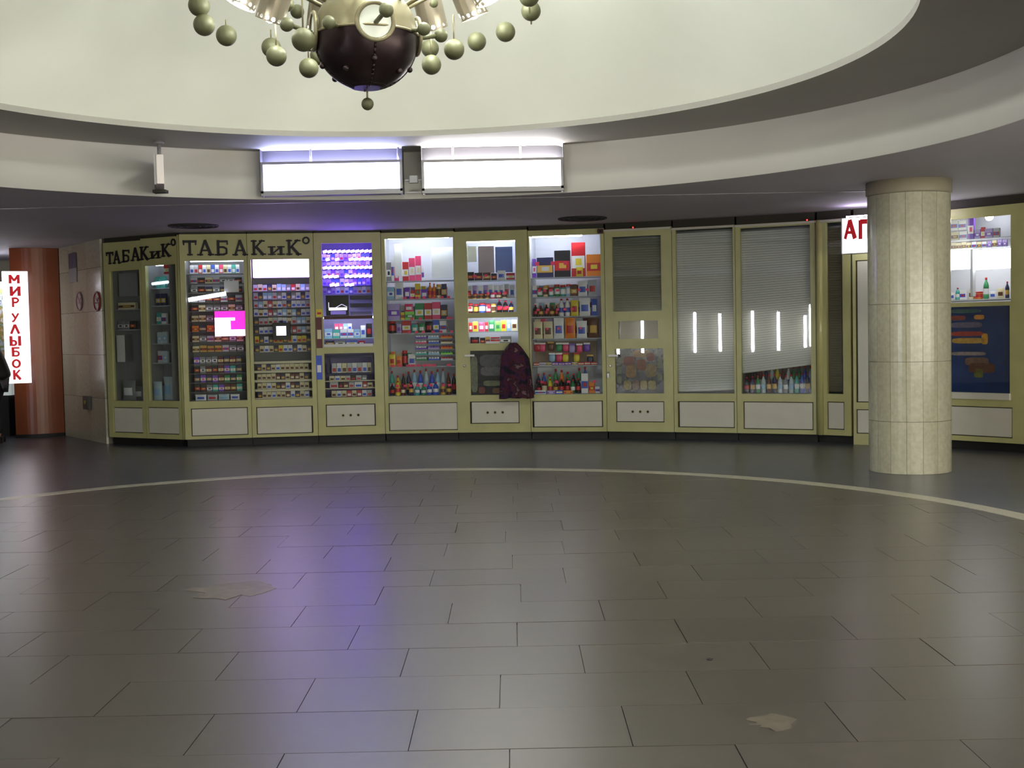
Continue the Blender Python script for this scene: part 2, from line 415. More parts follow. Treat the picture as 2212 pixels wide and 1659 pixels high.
for k in range(12):
    a = math.radians(30*k); d = Vector((math.sin(a), math.cos(a), 0))
    s = link('lamp_shade', SHME, ch, d*.8+Vector((0, 0, 3.56-GZ)))
    s.rotation_mode = 'QUATERNION'
    s.rotation_quaternion = Matrix.Rotation(math.radians(24), 3, Vector((d.y, -d.x, 0))).to_quaternion()
    link('bulb', BULBME, s); link('bulb', BULBUP if d.x > -.3 else BULBOFF, s)
    MB().tube(d*(GR*.8)+Vector((0, 0, .2)), d*.74+Vector((0, 0, .47)), .012, 8).obj('arm', BRASS, ch)
BULBT = mat('bulb_tier', (255, 246, 220), .5, emit=TIER, ecol=(248, 253, 244))
TIEROFF = mat('bulb_off', (206, 204, 190), .4)  # tier globes kept unlit to darken one side of the dome
TIERME = MB().sphere((0, 0, .08), .05, 16, 12).lathe([(.025, 0), (.03, .03), (.02, .05)], 10, mi=1).mesh('unseen_tier_lamp', [BULBT, BRASS])
TIERMEOFF = MB().sphere((0, 0, .08), .05, 16, 12).lathe([(.025, 0), (.03, .03), (.02, .05)], 10, mi=1).mesh('unseen_tier_lamp', [TIEROFF, BRASS])
for k in range(8):                                       # unseen upper tier of open globes, added to light dome and band
    a = math.radians(45*k+20); d = Vector((math.sin(a), math.cos(a), 0))
    tl = link('unseen_tier_lamp', TIERME if d.x > -.1 else TIERMEOFF, ch, d*.5+Vector((0, 0, 4.12-GZ)))
    MB().tube((0, 0, 3.95-GZ), d*.5+Vector((0, 0, 4.125-GZ)), .012, 8).obj('unseen_tier_arm', BRASS, ch)
balls = [(430, 12, 23), (441, 54, 23), (489, 77, 22), (586, 103, 21), (597, 121, 22), (667, 147, 21), (690, 120, 20), (932, 140, 21), (929, 105, 19),
         (981, 107, 22), (1030, 90, 20), (1092, 69, 21), (1147, 24, 21), (1143, -8, 22)]
for px, py, rp in balls:
    Y = {21: 8.6, 22: 8.3, 23: 7.9, 20: 8.8, 19: 9.0}[rp]
    p = at_y(px, py, Y)-Vector((GX, GY, GZ)); r = rp/FPX*Y
    b = MB().sphere(p, r, 20, 14).obj('hanging_ball', BALLM, ch)
    MB().tube(p+Vector((0, 0, r*.9)), (p.x, p.y, 3.60-GZ), .006, 6).obj('rod', BRASS, b)
for px, py, rp, Y in ((655, 86, 25, 7.35), (620, 10, 15, 8.3), (642, 25, 15, 8.5), (933, 8, 14, 8.4)):
    p = at_y(px, py, Y)-Vector((GX, GY, GZ)); r = rp/FPX*Y
    b = MB().sphere(p, r, 20, 14).obj('hanging_ball', BALLM, ch)
    MB().tube(p+Vector((0, 0, r*.9)), (p.x, p.y, 3.66-GZ), .006, 6).obj('rod', BRASS, b)

# ================================================================== HANGING LIGHT BOXES
BOXFR = mat('lightbox_frame', (138, 136, 138), .45)
SHIELDM = mat('lightbox_shield', (58, 56, 60), .6)
def lightbox(px0, px1, py0, py1, Y, label, ecol, hang):
    a, b = at_y(px0, (py0+py1)/2, Y), at_y(px1, (py0+py1)/2, Y)
    zc = (a.z+b.z)/2; zh = (py1-py0)/FPX*Y/2; W = b.x-a.x
    r = tag(empty('light_box', (a.x, Y, zc-zh)), label, 'light box', 'light boxes hung in the ceiling opening')
    t = .024; H = zh*2; D = .13
    MB().box(0, W, 0, .02, 0, t*2).box(0, W, 0, .02, H-t, H).box(0, t, 0, .02, t, H-t).box(W-t, W, 0, .02, t, H-t).obj('frame', BOXFR, r)
    mb = MB(); n = 16                                    # bulging diffuser
    for i in range(n+1):
        u = i/n; x = t+(W-2*t)*u; yb = .012-.012*math.sin(PI*u)
        mb.v += [(x, yb, t*2), (x, yb, H-t)]
    for i in range(n): mb.f.append([2*i, 2*i+2, 2*i+3, 2*i+1]); mb.m.append(0); mb.sm.append(True)
    em = mat('lightbox_glow_%s' % ecol[0], (250, 250, 255), .5, emit=BOXL, ecol=ecol)
    mb.obj('diffuser', em, r)
    emt = mat('lightbox_top_%s' % ecol[0], (240, 240, 250), .5, emit=BOXL*9, ecol=ecol)
    MB().box(t, W-t, .022, D, .0, t).obj('bottom_panel', BOXFR, r)
    MB().box(t, W-t, .022, D-.012, H-.02, H-.01).obj('top_panel', emt, r)
    MB().box(0, W, D-.01, D, 0, H).obj('back_panel', BOXFR, r)
    MB().box(0, W, D+.001, D+.006, H-.03, Z_SOF-zc+zh-.004).obj('light_shield', SHIELDM, r)  # added rear and end shields keep the top light off the band
    for ex in (-.006, W+.001): MB().box(ex, ex+.005, .0, D+.006, .0, Z_SOF-zc+zh-.004).obj('end_shield', SHIELDM, r)
    for hx in hang:
        MB().tube((W*hx, D/2, H-.02), (W*hx, D/2, Z_SOF-zc+zh), .012, 8).obj('hanger', BOXFR, r)
    return r
lightbox(563, 869, 348, 420, 11.9, 'bluish white lit box hung beside the box with the small connector', (188, 194, 255), (.35, .97))
lightbox(911, 1217, 343, 414, 11.9, 'neutral white lit box hung in the ceiling opening', (252, 250, 250), (.22, .7))
jb = tag(empty('junction_box', (*at_y(893, 388, 11.95).xy, at_y(893, 388, 11.95).z-.03)), 'small grey connector bracket between the two lit boxes', 'bracket')
MB().bbox(-.045, .045, 0, .05, 0, .07, .008).obj('housing', BOXFR, jb)
MB().box(-.085, .085, .02, .035, -.1, -.085).box(-.085, .085, .02, .035, .02, .035).obj('bracket_bar', BOXFR, jb)
# third box, seen edge-on
p = at_y(346, 395, 11.3)
eb = tag(empty('light_box', (p.x, p.y, 2.83)), 'unlit sign box turned edge-on on a single stem', 'light box')
rz = math.atan2(p.x, p.y)
mb = MB().bbox(-.035, .035, -.4, .4, 0, .26, .01); o = mb.obj('housing', mat('sign_white', (216, 206, 204), .5), eb); o.rotation_euler.z = -rz
o = MB().box(-.05, -.036, -.41, .41, -.01, .27).obj('face_panel', BOXFR, eb); o.rotation_euler.z = -rz
MB().tube((0, 0, .26), (0, 0, Z_SOF-2.83), .018, 10).obj('stem', BOXFR, eb)
MB().lathe([(.05, Z_SOF-2.83-.03), (.05, Z_SOF-2.83)], 16).obj('ceiling_rose', BOXFR, eb)
MB().box(-.06, .06, -.05, .05, -.04, -.012).obj('end_cap', DARK, eb)
# round vents in the low ceiling
VENTM = mat('vent_dark', (38, 34, 34), .7)
for px, py, lab in ((418, 487, 'round dark ceiling vent above the tobacco kiosk sign'), (1258, 471, 'round dark ceiling vent above the crisp bag window')):
    p = at_z(px, py, Z_CEIL)
    v = tag(empty('ceiling_vent', (p.x, p.y, Z_CEIL-.016)), lab, 'vent')
    MB().torus((0, 0, .01), .29, .014, 36, 6).obj('rim', VENTM, v)
    MB().lathe([(.285, .012), (.285, .016)], 36).obj('plate', BLACK, v)
    for r in (.08, .16, .235): MB().torus((0, 0, .006), r, .01, 30, 6).obj('louver_ring', VENTM, v)

# ================================================================== KIOSK BAYS
class Bay:
    """one kiosk bay: local x along the front, +y into the kiosk, z up; pixels are cast onto its front plane"""
    def __init__(s, name, label, cat, A, B, top, base=.1, group=None):
        s.A, s.B = Vector((*A, 0)), Vector((*B, 0)); d = s.B-s.A; s.W = d.length; s.t = d/s.W
        s.n = Vector((-s.t.y, s.t.x, 0)); s.rz = math.atan2(s.t.y, s.t.x); s.top = top; s.base = base
        s.root = tag(empty(name, s.A, s.rz), label, cat, group)
    def loc(s, px, py, d=0.):
        """local (x, z) of a pixel on the plane d behind the front"""
        o = s.A+s.n*d; r = ray(px, py); t = ((o-EYE).dot(s.n))/r.dot(s.n); P = EYE+r*t
        return (P-s.A).dot(s.t), P.z
    def rect(s, x0, y0, x1, y1, d=0.):
        ym, xm = (y0+y1)/2, (x0+x1)/2
        return s.loc(x0, ym, d)[0], s.loc(x1, ym, d)[0], s.loc(xm, y1, d)[1], s.loc(xm, y0, d)[1]
    def world(s, x, y, z): return s.A+s.t*x+s.n*y+Vector((0, 0, z))
    def box(s, name, m, x0, x1, y0, y1, z0, z1, parent=None): return MB().box(x0, x1, y0, y1, z0, z1).obj(name, m, parent or s.root)
HOLE = mat('vent_hole_dark', (40, 36, 30), .8)
def build_bay(b, openings, plinth=True, depth=.62, inner=BACKW, fd=.055, roof=True, il=0., ir=0., side=True, filler=True):
    """openings: (kind, px rect) from top to bottom"""
    ops = [(k, *b.rect(*r)) for k, r in openings]
    g = .003
    sl, sr = min(o[1] for o in ops), max(o[2] for o in ops)
    b.sl, b.sr = sl, sr
    b.box('post', FRAME, g, sl, 0, fd, b.base, b.top); b.box('post', FRAME, sr, b.W-g, 0, fd, b.base, b.top)
    zt = b.top
    for k, x0, x1, z0, z1 in ops:
        b.box('rail', FRAME, sl, sr, .002, fd-.002, z1, zt)
        if x0-sl > .012: b.box('stile', FRAME, sl, x0, .002, fd-.002, z0, z1)
        if sr-x1 > .012: b.box('stile', FRAME, x1, sr, .002, fd-.002, z0, z1)
        if k in ('glass', 'hatch'):
            MB().box(x0, x1, .022, .028, z0, z1).obj('glass_pane', GLASS, b.root)
            if k == 'hatch':
                h = MB(); t = .022
                h.box(x0-.005, x1+.005, -.008, .02, z1-t*.3, z1+t*.7).box(x0-.005, x1+.005, -.008, .02, z0-t*.7, z0+t*.3).box(x0-t*.7, x0+t*.3, -.008, .02, z0, z1).box(x1-t*.3, x1+t*.7, -.008, .02, z0, z1)
                h.obj('hatch_frame', FRAME, b.root)
        elif k in ('panel', 'vpanel'):
            b.box('panel_backing', DARK, x0, x1, .03, .034, z0, z1)
            e = .011
            p = MB().bbox(x0+e, x1-e, .008, .03, z0+e, z1-e, .004).obj('kick_panel', PANEL, b.root)
            if k == 'vpanel':
                xm, zm = (x0+x1)/2, (z0+z1)/2
                for dx in (-.1, 0, .1):
                    mb = MB()
                    mb.torus((xm+dx, .0075, zm), .017, .004, 14, 6, 0, 'y')
                    pts = [(xm+dx+.015*math.cos(2*PI*i/14), zm+.015*math.sin(2*PI*i/14)) for i in range(14)]
                    mb.add([(x, .007, z) for x, z in pts], [tuple(range(14))], 1)
                    mb.obj('vent_hole', [FRAME, HOLE], p)
        elif k.startswith('poster'):
            b.box('poster', MATS[k], x0, x1, .03, .034, z0, z1)
            MB().box(x0, x1, .022, .026, z0, z1).obj('glass_pane', GLASS, b.root)
        zt = z0
    b.box('rail', FRAME, sl, sr, .002, fd-.002, b.base, zt)
    if plinth: b.box('plinth', BLACK, g+min(il, .02), b.W-g-min(ir, .1), .07, .12, 0, b.base)
    if filler: b.box('filler_board', DARK, .012, b.W-.012-min(ir, .04), .03, .06, b.top, Z_CEIL-.002)
    if depth:
        zf = min(o[3] for o in ops if o[0] not in ('panel', 'vpanel'))
        b.zf = zf; b.depth = depth
        b.box('back_panel', inner, g+il, b.W-g-ir, depth, depth+.012, b.base, b.top)
        b.box('deck', inner, g+il, b.W-g-ir, fd, depth, zf-.02, zf)
        if roof: b.box('roof_panel', BACKG, g+il, b.W-g-ir, fd, depth+.012, b.top-.01, b.top)
        if side:
            b.box('side_panel', inner, g+il, g+il+.008, fd, depth, b.base, b.top); b.box('side_panel', inner, b.W-g-ir-.008, b.W-g-ir, fd, depth, b.base, b.top)
    return ops
def lamp_tube(b, x0, x1, y, z, m=TUBEM, r=.02):
    MB().tube((x0, y, z), (x1, y, z), r, 10).obj('lamp_tube', m, b.root)
    MB().bbox(x0-.01, x1+.01, y-.03, y+.03, z+r, z+r+.03, .006).obj('lamp_housing', SHELF, b.root)

P = {0: (-5.51, 16.38), 1: (-4.29, 15.70), 3: (-2.58, 15.92), 4: (-1.70, 16.0), 5: (-.73, 15.95), 6: (.24, 15.83), 7: (1.23, 15.66), 8: (2.065, 15.36), 9: (2.81, 15.04),
     10: (3.70, 14.61), 11: (4.04, 14.33), 12: (4.72, 13.90), 13: (5.95, 12.52)}
def split(A, B, px, z=1.2):
    a, bb = Vector((*A, 0)), Vector((*B, 0)); d = (bb-a).normalized(); n = Vector((-d.y, d.x, 0)); r = ray(px, 800); t = ((a-EYE).dot(n))/r.dot(n); q = EYE+r*t
    return (q.x, q.y)
P['w'] = split(P[0], P[1], 312); P['m'] = split(P[1], P[3], 541)
LETB = mat('letter_black', (26, 22, 30), .5)
print_mat('poster_cigarettes', [(40, 40, 70), (110, 108, 100), (170, 165, 150), (130, 60, 50), (150, 150, 140)], 9, 2, (1, 1, 2.2))
mat('poster_dark_goods', (40, 36, 40), .25, noise=.5, nscale=6)
mat('poster_food', (46, 34, 32), .25, noise=.5, nscale=9)
mat('poster_fridge', (22, 56, 122), .2, noise=.4, nscale=3)
WING = 'angled side wing of the tobacco kiosk'
u0 = Bay('kiosk_bay', 'narrow dim window bay of the angled tobacco wing beside the marble wall', 'kiosk bay', P[0], P['w'], 2.735)
build_bay(u0, [('glass', (241, 584, 305, 866)), ('panel', (245, 880, 308, 935))], depth=.34, inner=BACKG)
u1 = Bay('kiosk_bay', 'narrow window bay of the angled tobacco wing with tinsel lamp and plastic bags', 'kiosk bay', P['w'], (P[1][0]-.033, P[1][1]+.0185), 2.755)
build_bay(u1, [('glass', (318, 572, 383, 866)), ('panel', (319, 880, 386, 938))], depth=.34, inner=BACKG, ir=.2)
u2 = Bay('kiosk_bay', 'tobacco kiosk window bay with the glowing pink screen', 'kiosk bay', P[1], P['m'], 2.775)
build_bay(u2, [('glass', (404, 563, 529, 866)), ('panel', (413, 881, 536, 941))], inner=BACKG, il=.05)
MB().lathe([(.013, .1), (.013, 2.77)], 10).obj('corner_strip', FRAME, u2.root, (-.016, .022, 0))
u3 = Bay('kiosk_bay', 'tobacco kiosk window bay with white light panel over cigarette shelves', 'kiosk bay', P['m'], P[3], 2.775)
build_bay(u3, [('glass', (546, 560, 671, 862)), ('panel', (554, 878, 675, 937))], inner=BACKG)
u4 = Bay('kiosk_door_bay', 'cigarette hatch bay with purple lit dispenser rows', 'kiosk bay', P[3], P[4], 2.775)
build_bay(u4, [('glass', (697, 525, 805, 746)), ('glass', (703, 763, 808, 858)), ('vpanel', (704, 873, 811, 921))], inner=mat('violet_inner', (150, 140, 190), .5))
u5 = Bay('kiosk_bay', 'brightly lit snack window bay next to the purple cigarette bay', 'kiosk bay', P[4], P[5], 2.765)
build_bay(u5, [('glass', (835, 514, 982, 855)), ('panel', (840, 870, 989, 930))])
u6 = Bay('kiosk_door_bay', 'lit hatch door bay with a patterned cloth hanging on it', 'kiosk bay', P[5], P[6], 2.755)
build_bay(u6, [('glass', (1009, 520, 1114, 675)), ('glass', (1012, 686, 1119, 741)), ('poster_dark_goods', (1016, 757, 1125, 853)), ('vpanel', (1017, 867, 1122, 915))])
u7 = Bay('kiosk_bay', 'brightly lit crisp bag window bay full of snack bags', 'kiosk bay', P[6], P[7], 2.74)
build_bay(u7, [('glass', (1146, 508, 1299, 852)), ('panel', (1152, 866, 1302, 923))])
u8 = Bay('kiosk_door_bay', 'closed hatch door bay with blind and food poster', 'kiosk bay', P[7], P[8], 2.72)
build_bay(u8, [('glass', (1323, 510, 1428, 672)), ('hatch', (1335, 692, 1423, 733)), ('poster_food', (1329, 753, 1433, 850)), ('vpanel', (1331, 867, 1435, 912))], depth=.45, inner=BACKG)
u9 = Bay('kiosk_bay', 'window bay with grey slat blind fully lowered', 'kiosk bay', P[8], P[9], 2.70)
build_bay(u9, [('glass', (1461, 494, 1583, 850)), ('panel', (1466, 867, 1587, 924))], depth=.45, inner=BACKG)
u10 = Bay('kiosk_bay', 'window bay with crooked slat blind above drink bottles', 'kiosk bay', P[9], P[10], 2.695)
build_bay(u10, [('glass', (1600, 489, 1751, 851)), ('panel', (1606, 868, 1757, 928))], depth=.45, inner=BACKG)
u11 = Bay('kiosk_bay', 'narrow corner bay with drawn brown blind beside the round pillar', 'kiosk bay', P[10], P[11], 2.695)
build_bay(u11, [('glass', (1786, 480, 1820, 851)), ('panel', (1787, 868, 1824, 928))], depth=.3, inner=BACKG)
# rounded corner post of the narrow bay
POLISH = mat('polished_yellow', (186, 182, 124), .14, noise=.05)
cp = u10.world(u10.W-.035, .02, 0)
MB().lathe([(.04, .1), (.04, 2.695)], 24).obj('corner_post', POLISH, u11.root, (.05, .0, 0))
# closed side door by the pillar and pharmacy window bay
u12 = Bay('kiosk_door_bay', 'plain yellow side door bay standing behind the round pillar', 'kiosk bay', (P[11][0]+.02, P[11][1]-.012), (P[12][0]-.03, P[12][1]+.02), 2.66, base=.0)
build_bay(u12, [('panel', (1850, 560, 1955, 870)), ('panel', (1850, 885, 1955, 938))], plinth=False, depth=0)
u13 = Bay('kiosk_bay', 'pharmacy window bay with blue fridge poster and medicine shelves', 'kiosk bay', P[12], P[13], 2.70)
build_bay(u13, [('glass', (2030, 470, 2183, 653)), ('poster_fridge', (2034, 662, 2181, 848)), ('panel', (2036, 878, 2187, 943))], inner=BACKW)
x0, x1, z0, z1 = u13.rect(2034, 848, 2184, 862)
MB().bbox(x0, x1, -.03, .0, z0, z1, .006).obj('sill', PANEL, u13.root)
def collage(b, d, spec):
    for x0_, y0_, x1_, y1_, c in spec:
        q = b.rect(x0_, y0_, x1_, y1_, d); cx_, cz_, rx_, rz_ = (q[0]+q[1])/2, (q[2]+q[3])/2, (q[1]-q[0])/2, (q[3]-q[2])/2
        n_ = 12; pts_ = [(cx_+rx_*math.copysign(abs(math.cos(2*PI*i/n_+.2))**.5, math.cos(2*PI*i/n_+.2)), cz_+rz_*math.copysign(abs(math.sin(2*PI*i/n_+.2))**.5, math.sin(2*PI*i/n_+.2))) for i in range(n_)]
        MB().add([(x_, d, z_) for x_, z_ in pts_], [tuple(range(n_))]).obj('printed_patch', mat('ink_%d_%d_%d' % c, c, .35, noise=.35, nscale=25), b.root)
GO = (150, 112, 62); YE = (164, 146, 82); PA = (128, 130, 108); RE = (120, 50, 40)
collage(u8, .0285, [(1333, 772, 1343, 786, PA), (1333, 792, 1343, 808, PA), (1333, 812, 1343, 828, PA), (1420, 772, 1431, 796, PA), (1420, 806, 1431, 822, PA), (1366, 756, 1404, 772, GO), (1346, 770, 1372, 790, RE), (1352, 786, 1374, 816, GO), (1376, 776, 1396, 800, (130, 70, 40)),
    (1394, 786, 1418, 814, (150, 128, 88)), (1396, 762, 1414, 780, RE), (1347, 822, 1364, 842, YE), (1366, 822, 1381, 842, (140, 110, 80)), (1383, 822, 1398, 842, YE), (1400, 822, 1417, 842, YE)])
collage(u6, .0285, [(1017, 768, 1032, 848, PA), (1036, 766, 1090, 792, (88, 84, 90)), (1038, 792, 1086, 812, (104, 100, 108)), (1044, 822, 1082, 834, (128, 130, 96)), (1034, 836, 1048, 850, RE), (1064, 838, 1084, 850, (120, 70, 44))])
collage(u13, .0285, [(2052, 668, 2120, 676, (70, 110, 110)), (2052, 682, 2086, 692, (150, 60, 50)), (2104, 680, 2126, 690, (226, 150, 60)), (2052, 696, 2122, 708, (110, 100, 130)), (2054, 716, 2124, 726, (180, 60, 50)), (2056, 730, 2128, 742, (206, 160, 70)), (2120, 720, 2134, 744, (236, 170, 50)),
    (2054, 760, 2130, 768, (160, 140, 140)), (2084, 772, 2136, 790, (130, 96, 80)), (2092, 784, 2150, 806, (110, 60, 44)), (2104, 796, 2124, 816, (120, 120, 50))])
# top trim strip along the shuttered bays
for b in (u8, u9, u10, u11):
    b.box('top_trim', mat('pale_trim', (196, 190, 178), .3), .004, b.W-.004, -.03, .0, b.top-.03, b.top-.005)
# door handles, locks
WHITEP = mat('white_plastic', (214, 214, 214), .3)
def handle(b, px, py, lx, ly):
    x, z = b.loc(px, py); h = MB().bbox(x-.02, x+.11, -.055, -.038, z-.012, z+.012, .004).tube((x, -.05, z), (x, 0, z), .012, 8).obj('door_handle', WHITEP, b.root)
    x, z = b.loc(lx, ly); MB().lathe([(.018, 0), (.018, .014), (.012, .02)], 12).obj('lock', STEEL, b.root, (x, -.0, z)).rotation_euler.x = PI/2
handle(u6, 1008, 768, 1004, 790); handle(u8, 1319, 768, 1319, 790)
x, z = u8.loc(1315, 811)
MB().bbox(x-.018, x+.018, -.03, 0, z-.03, z+.025, .005).tube((x-.01, -.015, z+.02), (x-.01, -.015, z+.05), .005, 6).tube((x+.01, -.015, z+.02), (x+.01, -.015, z+.05), .005, 6).obj('padlock', STEEL, u8.root)
# ---- fascia lettering
def fascia_text(b, chars):
    for ch_, px0, px1, py0, py1 in chars:
        x0, z0 = b.loc(px0, py1); x1, z1 = b.loc(px1, py0)
        wn = {'и': .68, '°': 1.}.get(ch_, .9); full = 1.0
        h = (z1-z0)/({'и': .7, '°': 1.0}.get(ch_, 1.0))
        letter(ch_, b.root, x0, z0, h, (x1-x0)/(wn*h), LETB, 0, True, .01)
fascia_text(u0, [('Т', 231, 245, 544, 571), ('А', 246, 260, 542, 570), ('Б', 265, 282, 539, 567), ('А', 285, 302, 535, 564), ('К', 304, 322, 532, 562)])
fascia_text(u1, [('и', 327, 346, 541, 559), ('К', 350, 369, 526, 555), ('°', 370, 380, 515, 532)])
for ch_, x0_, x1_ in (('Т', 396, 424), ('А', 429, 459), ('Б', 467, 496), ('А', 505, 533)): fascia_text(u2, [(ch_, x0_, x1_, 519, 552)])
for ch_, x0_, x1_, ya, yb in (('К', 544, 573, 519, 551), ('и', 583, 612, 531, 551), ('К', 620, 650, 518, 551), ('°', 653, 669, 511, 528)): fascia_text(u3, [(ch_, x0_, x1_, ya, yb)])
# ================================================================== FILL PANELS ADDED FOR LIGHT, TUBE LAMPS (behind the camera)
FILLM = mat('fill_panel_glow', (255, 250, 236), .5, emit=9.0, ecol=(255, 250, 232))  # unseen glowing panels added to brighten the kiosk fronts
for k, ang in enumerate((98, 112, 126, 140, 154, 168)):
    a = math.radians(ang); r = 9.02; p = Vector((CX+r*math.sin(a), CY+r*math.cos(a), 0))
    o = tag(empty('fill_panel', p, -a), 'added glowing fill panel on the curved stone wall behind the visitor', 'fill panel', 'added fill panels on the curved wall')
    MB().box(-1.0, 1.0, .02, .05, .75, 2.25).obj('fill_pane', FILLM, o)
    MB().box(-1.06, -1.0, 0, .09, .7, 2.3).box(1.0, 1.06, 0, .09, .7, 2.3).box(-1.0, 1.0, 0, .09, .7, .75).box(-1.0, 1.0, 0, .09, 2.25, 2.3).obj('fill_panel_frame', FRAME, o)
STRIP = mat('tube_cool', (240, 244, 255), .5, emit=105.0)
for x, y, z0, z1 in ((-7.92, 2.06, .72, 1.84), (-7.47, 1.57, .74, 1.80), (-6.98, 1.09, .80, 1.70), (-6.87, 1.0, .84, 1.98)):
    o = tag(empty('tube_lamp', (x, y, z0)), 'upright fluorescent tube lamp on the curved wall behind the visitor', 'lamp', 'upright tube lamps on the curved wall')
    MB().tube((0, 0, .02), (0, 0, z1-z0-.02), .034, 12).obj('tube', STRIP, o)
    MB().lathe([(.05, 0), (.05, .03)], 12).lathe([(.05, z1-z0-.03), (.05, z1-z0)], 12).obj('tube_socket', STEEL, o)

# ================================================================== ROUND PILLAR clad in marble slabs
PX, PY, PR = 3.875, 11.72, .385
pil = empty('pillar', (PX, PY, 0)); struct(pil)
MB().lathe([(PR-.012, 0), (PR-.012, Z_CEIL)], 32).obj('core', mat('pillar_mortar', (120, 114, 98), .7), pil)
NS = 16; zs = [0, .5, 1.07, 1.62, 2.67]
for zi in range(len(zs)-1):
    for k in range(NS):
        a0_, a1_ = 2*PI*k/NS+.0035, 2*PI*(k+1)/NS-.0035
        pts_ = [(PR*math.cos(a0_+(a1_-a0_)*i/4), PR*math.sin(a0_+(a1_-a0_)*i/4)) for i in range(5)]+[((PR-.011)*math.cos(a1_-(a1_-a0_)*i/4), (PR-.011)*math.sin(a1_-(a1_-a0_)*i/4)) for i in range(5)]
        MB().prism(pts_, zs[zi]+.002, zs[zi+1]-.002, 0, False).obj('marble_slab', (MARBLE, MARBLE2)[(k*7+zi*3) % 3 == 0], pil)
MB().lathe([(PR+.01, 2.67), (PR+.014, 2.69), (PR+.014, Z_CEIL)], 40).obj('collar', mat('collar_plaster', (150, 142, 122), .5), pil)

# ================================================================== MARBLE WALL and things on it, brown shop
A, B = (-6.71, 18.0), (-5.56, 16.42)
mw = Bay('wall_marble', None, None, A, B, Z_CEIL); struct(mw.root)
MB().box(0, mw.W, .03, .14, 0, Z_CEIL).obj('wall_core', GROUT, mw.root)
zz = [0, .62, 1.22, 1.82, 2.42, Z_CEIL]
for i in range(5):
    for j in range(3):
        MB().bbox(mw.W*j/3+.002, mw.W*(j+1)/3-.002, 0, .03, zz[i]+.002, zz[i+1]-.002, .002).obj('marble_panel', (MARBLE, MARBLE2)[(i+j) % 2], mw.root)
def wall_thing(name, label, cat, px, py):
    x, z = mw.loc(px, py); p = mw.world(x, -.006, z)
    return tag(empty(name, p, mw.rz), label, cat)
REDR = mat('sign_red', (150, 40, 44), .4); FADED = mat('sign_faded', (150, 110, 120), .4)
for px, m_, lab, nm in ((173, FADED, 'faded round prohibition sign on the marble wall', 0), (211, REDR, 'round red no smoking sign on the marble wall', 1)):
    o = wall_thing('prohibition_sign', lab, 'sign', px, 651)
    MB().prism([(.125*math.cos(2*PI*i/28), .125*math.sin(2*PI*i/28)) for i in range(28)], 0, .004).obj('disc', mat('sign_paper', (176, 166, 152), .5), o).rotation_euler.x = PI/2
    MB().torus((0, -.006, 0), .125, .012, 32, 6, 0, 'y').obj('ring', m_, o)
    bar = MB().box(-.12, .12, -.008, -.004, -.01, .01).obj('slash', m_, o); bar.rotation_euler.y = PI/4
    MB().box(-.07, .05, -.007, -.003, -.03, -.012).box(.055, .075, -.007, -.003, -.03, -.012).tube((.03, -.005, .0), (.06, -.005, .05), .006, 6).obj('cigarette_symbol', DARK if nm else FADED, o)
o = wall_thing('notice_board', 'grey notice with dark header high on the marble wall', 'notice', 160, 610)
MB().box(-.17, .17, -.012, 0, 0, .20).obj('sheet', mat('notice_grey', (150, 148, 150), .5), o)
MB().box(-.17, .17, -.014, 0, .20, .42).obj('header', mat('notice_dark', (92, 86, 104), .5), o)
o = wall_thing('socket_box', 'dark square socket box low on the marble wall', 'socket', 193, 884)
MB().bbox(-.12, .12, -.05, 0, 0, .19, .01).obj('housing', mat('socket_grey', (78, 74, 68), .5), o)
MB().lathe([(.03, 0), (.03, .012)], 14).obj('socket_face', mat('socket_yellow', (150, 140, 60), .5), o, (0, -.05, .1)).rotation_euler.x = PI/2
# brown clad shop front with upright lit sign
BROWN = mat('brown_laminate', (126, 64, 36), .3, noise=.08, nscale=3, rvar=.03)
bs = tag(empty('curved_shop', (-7.1, 18.05, 0)), 'glossy reddish brown curved shop beside the marble wall', 'shop')
mb = MB(); npt = 14; pa, pb_ = at_z(35, 946, 0), Vector((-6.72, 18.0, 0))
arc = []
for i in range(npt+1):
    u = i/npt; q = pa.lerp(pb_, u); arc.append((q.x+7.1, q.y-18.05-.10*math.sin(PI*u)))
arc2 = arc+[(arc[-1][0]-.02, arc[-1][1]+.5), (arc[0][0], arc[0][1]+.8)]
mb.prism(arc2, 0, Z_CEIL-.002).obj('curved_panel', BROWN, bs)
MB().prism([(x, y-.01) for x, y in arc]+[(x, y+.02) for x, y in reversed(arc)], 0, .05).obj('base_strip', BLACK, bs)
SIGNW = mat('sign_lit_white', (255, 250, 255), .5, emit=2.0)
SIGNR = mat('sign_red_letter', (200, 24, 40), .5, emit=.5)
sg = Bay('vertical_sign', 'upright lit white sign with red Cyrillic letters on the brown shop', 'sign', at_y(10, 830, 17.2).xy, at_y(66, 830, 17.35).xy, 2.3)
x0, x1, z0, z1 = sg.rect(9, 586, 64, 828)
MB().bbox(x0, x1, .0, .12, z0, z1, .01).obj('housing', SIGNW, sg.root)
MB().box(x0, x1, .121, .3, z0+.3, z0+.36).box(x0, x1, .121, .3, z1-.4, z1-.34).obj('bracket', STEEL, sg.root)
for ch_, px0, px1, py0, py1 in (('М', 20, 40, 594, 612), ('И', 22, 45, 619, 639), ('Р', 26, 42, 643, 663), ('У', 26, 41, 677, 695), ('Л', 23, 43, 701, 721), ('Ы', 22, 44, 726, 747), ('Б', 25, 44, 750, 770), ('О', 26, 45, 776, 795), ('К', 28, 46, 799, 820)):
    xa, za = sg.loc(px0, py1); xb, zb = sg.loc(px1, py0)
    letter(ch_, sg.root, xa, za, zb-za, (xb-xa)/(.86*(zb-za)), SIGNR, 0, False, .008)
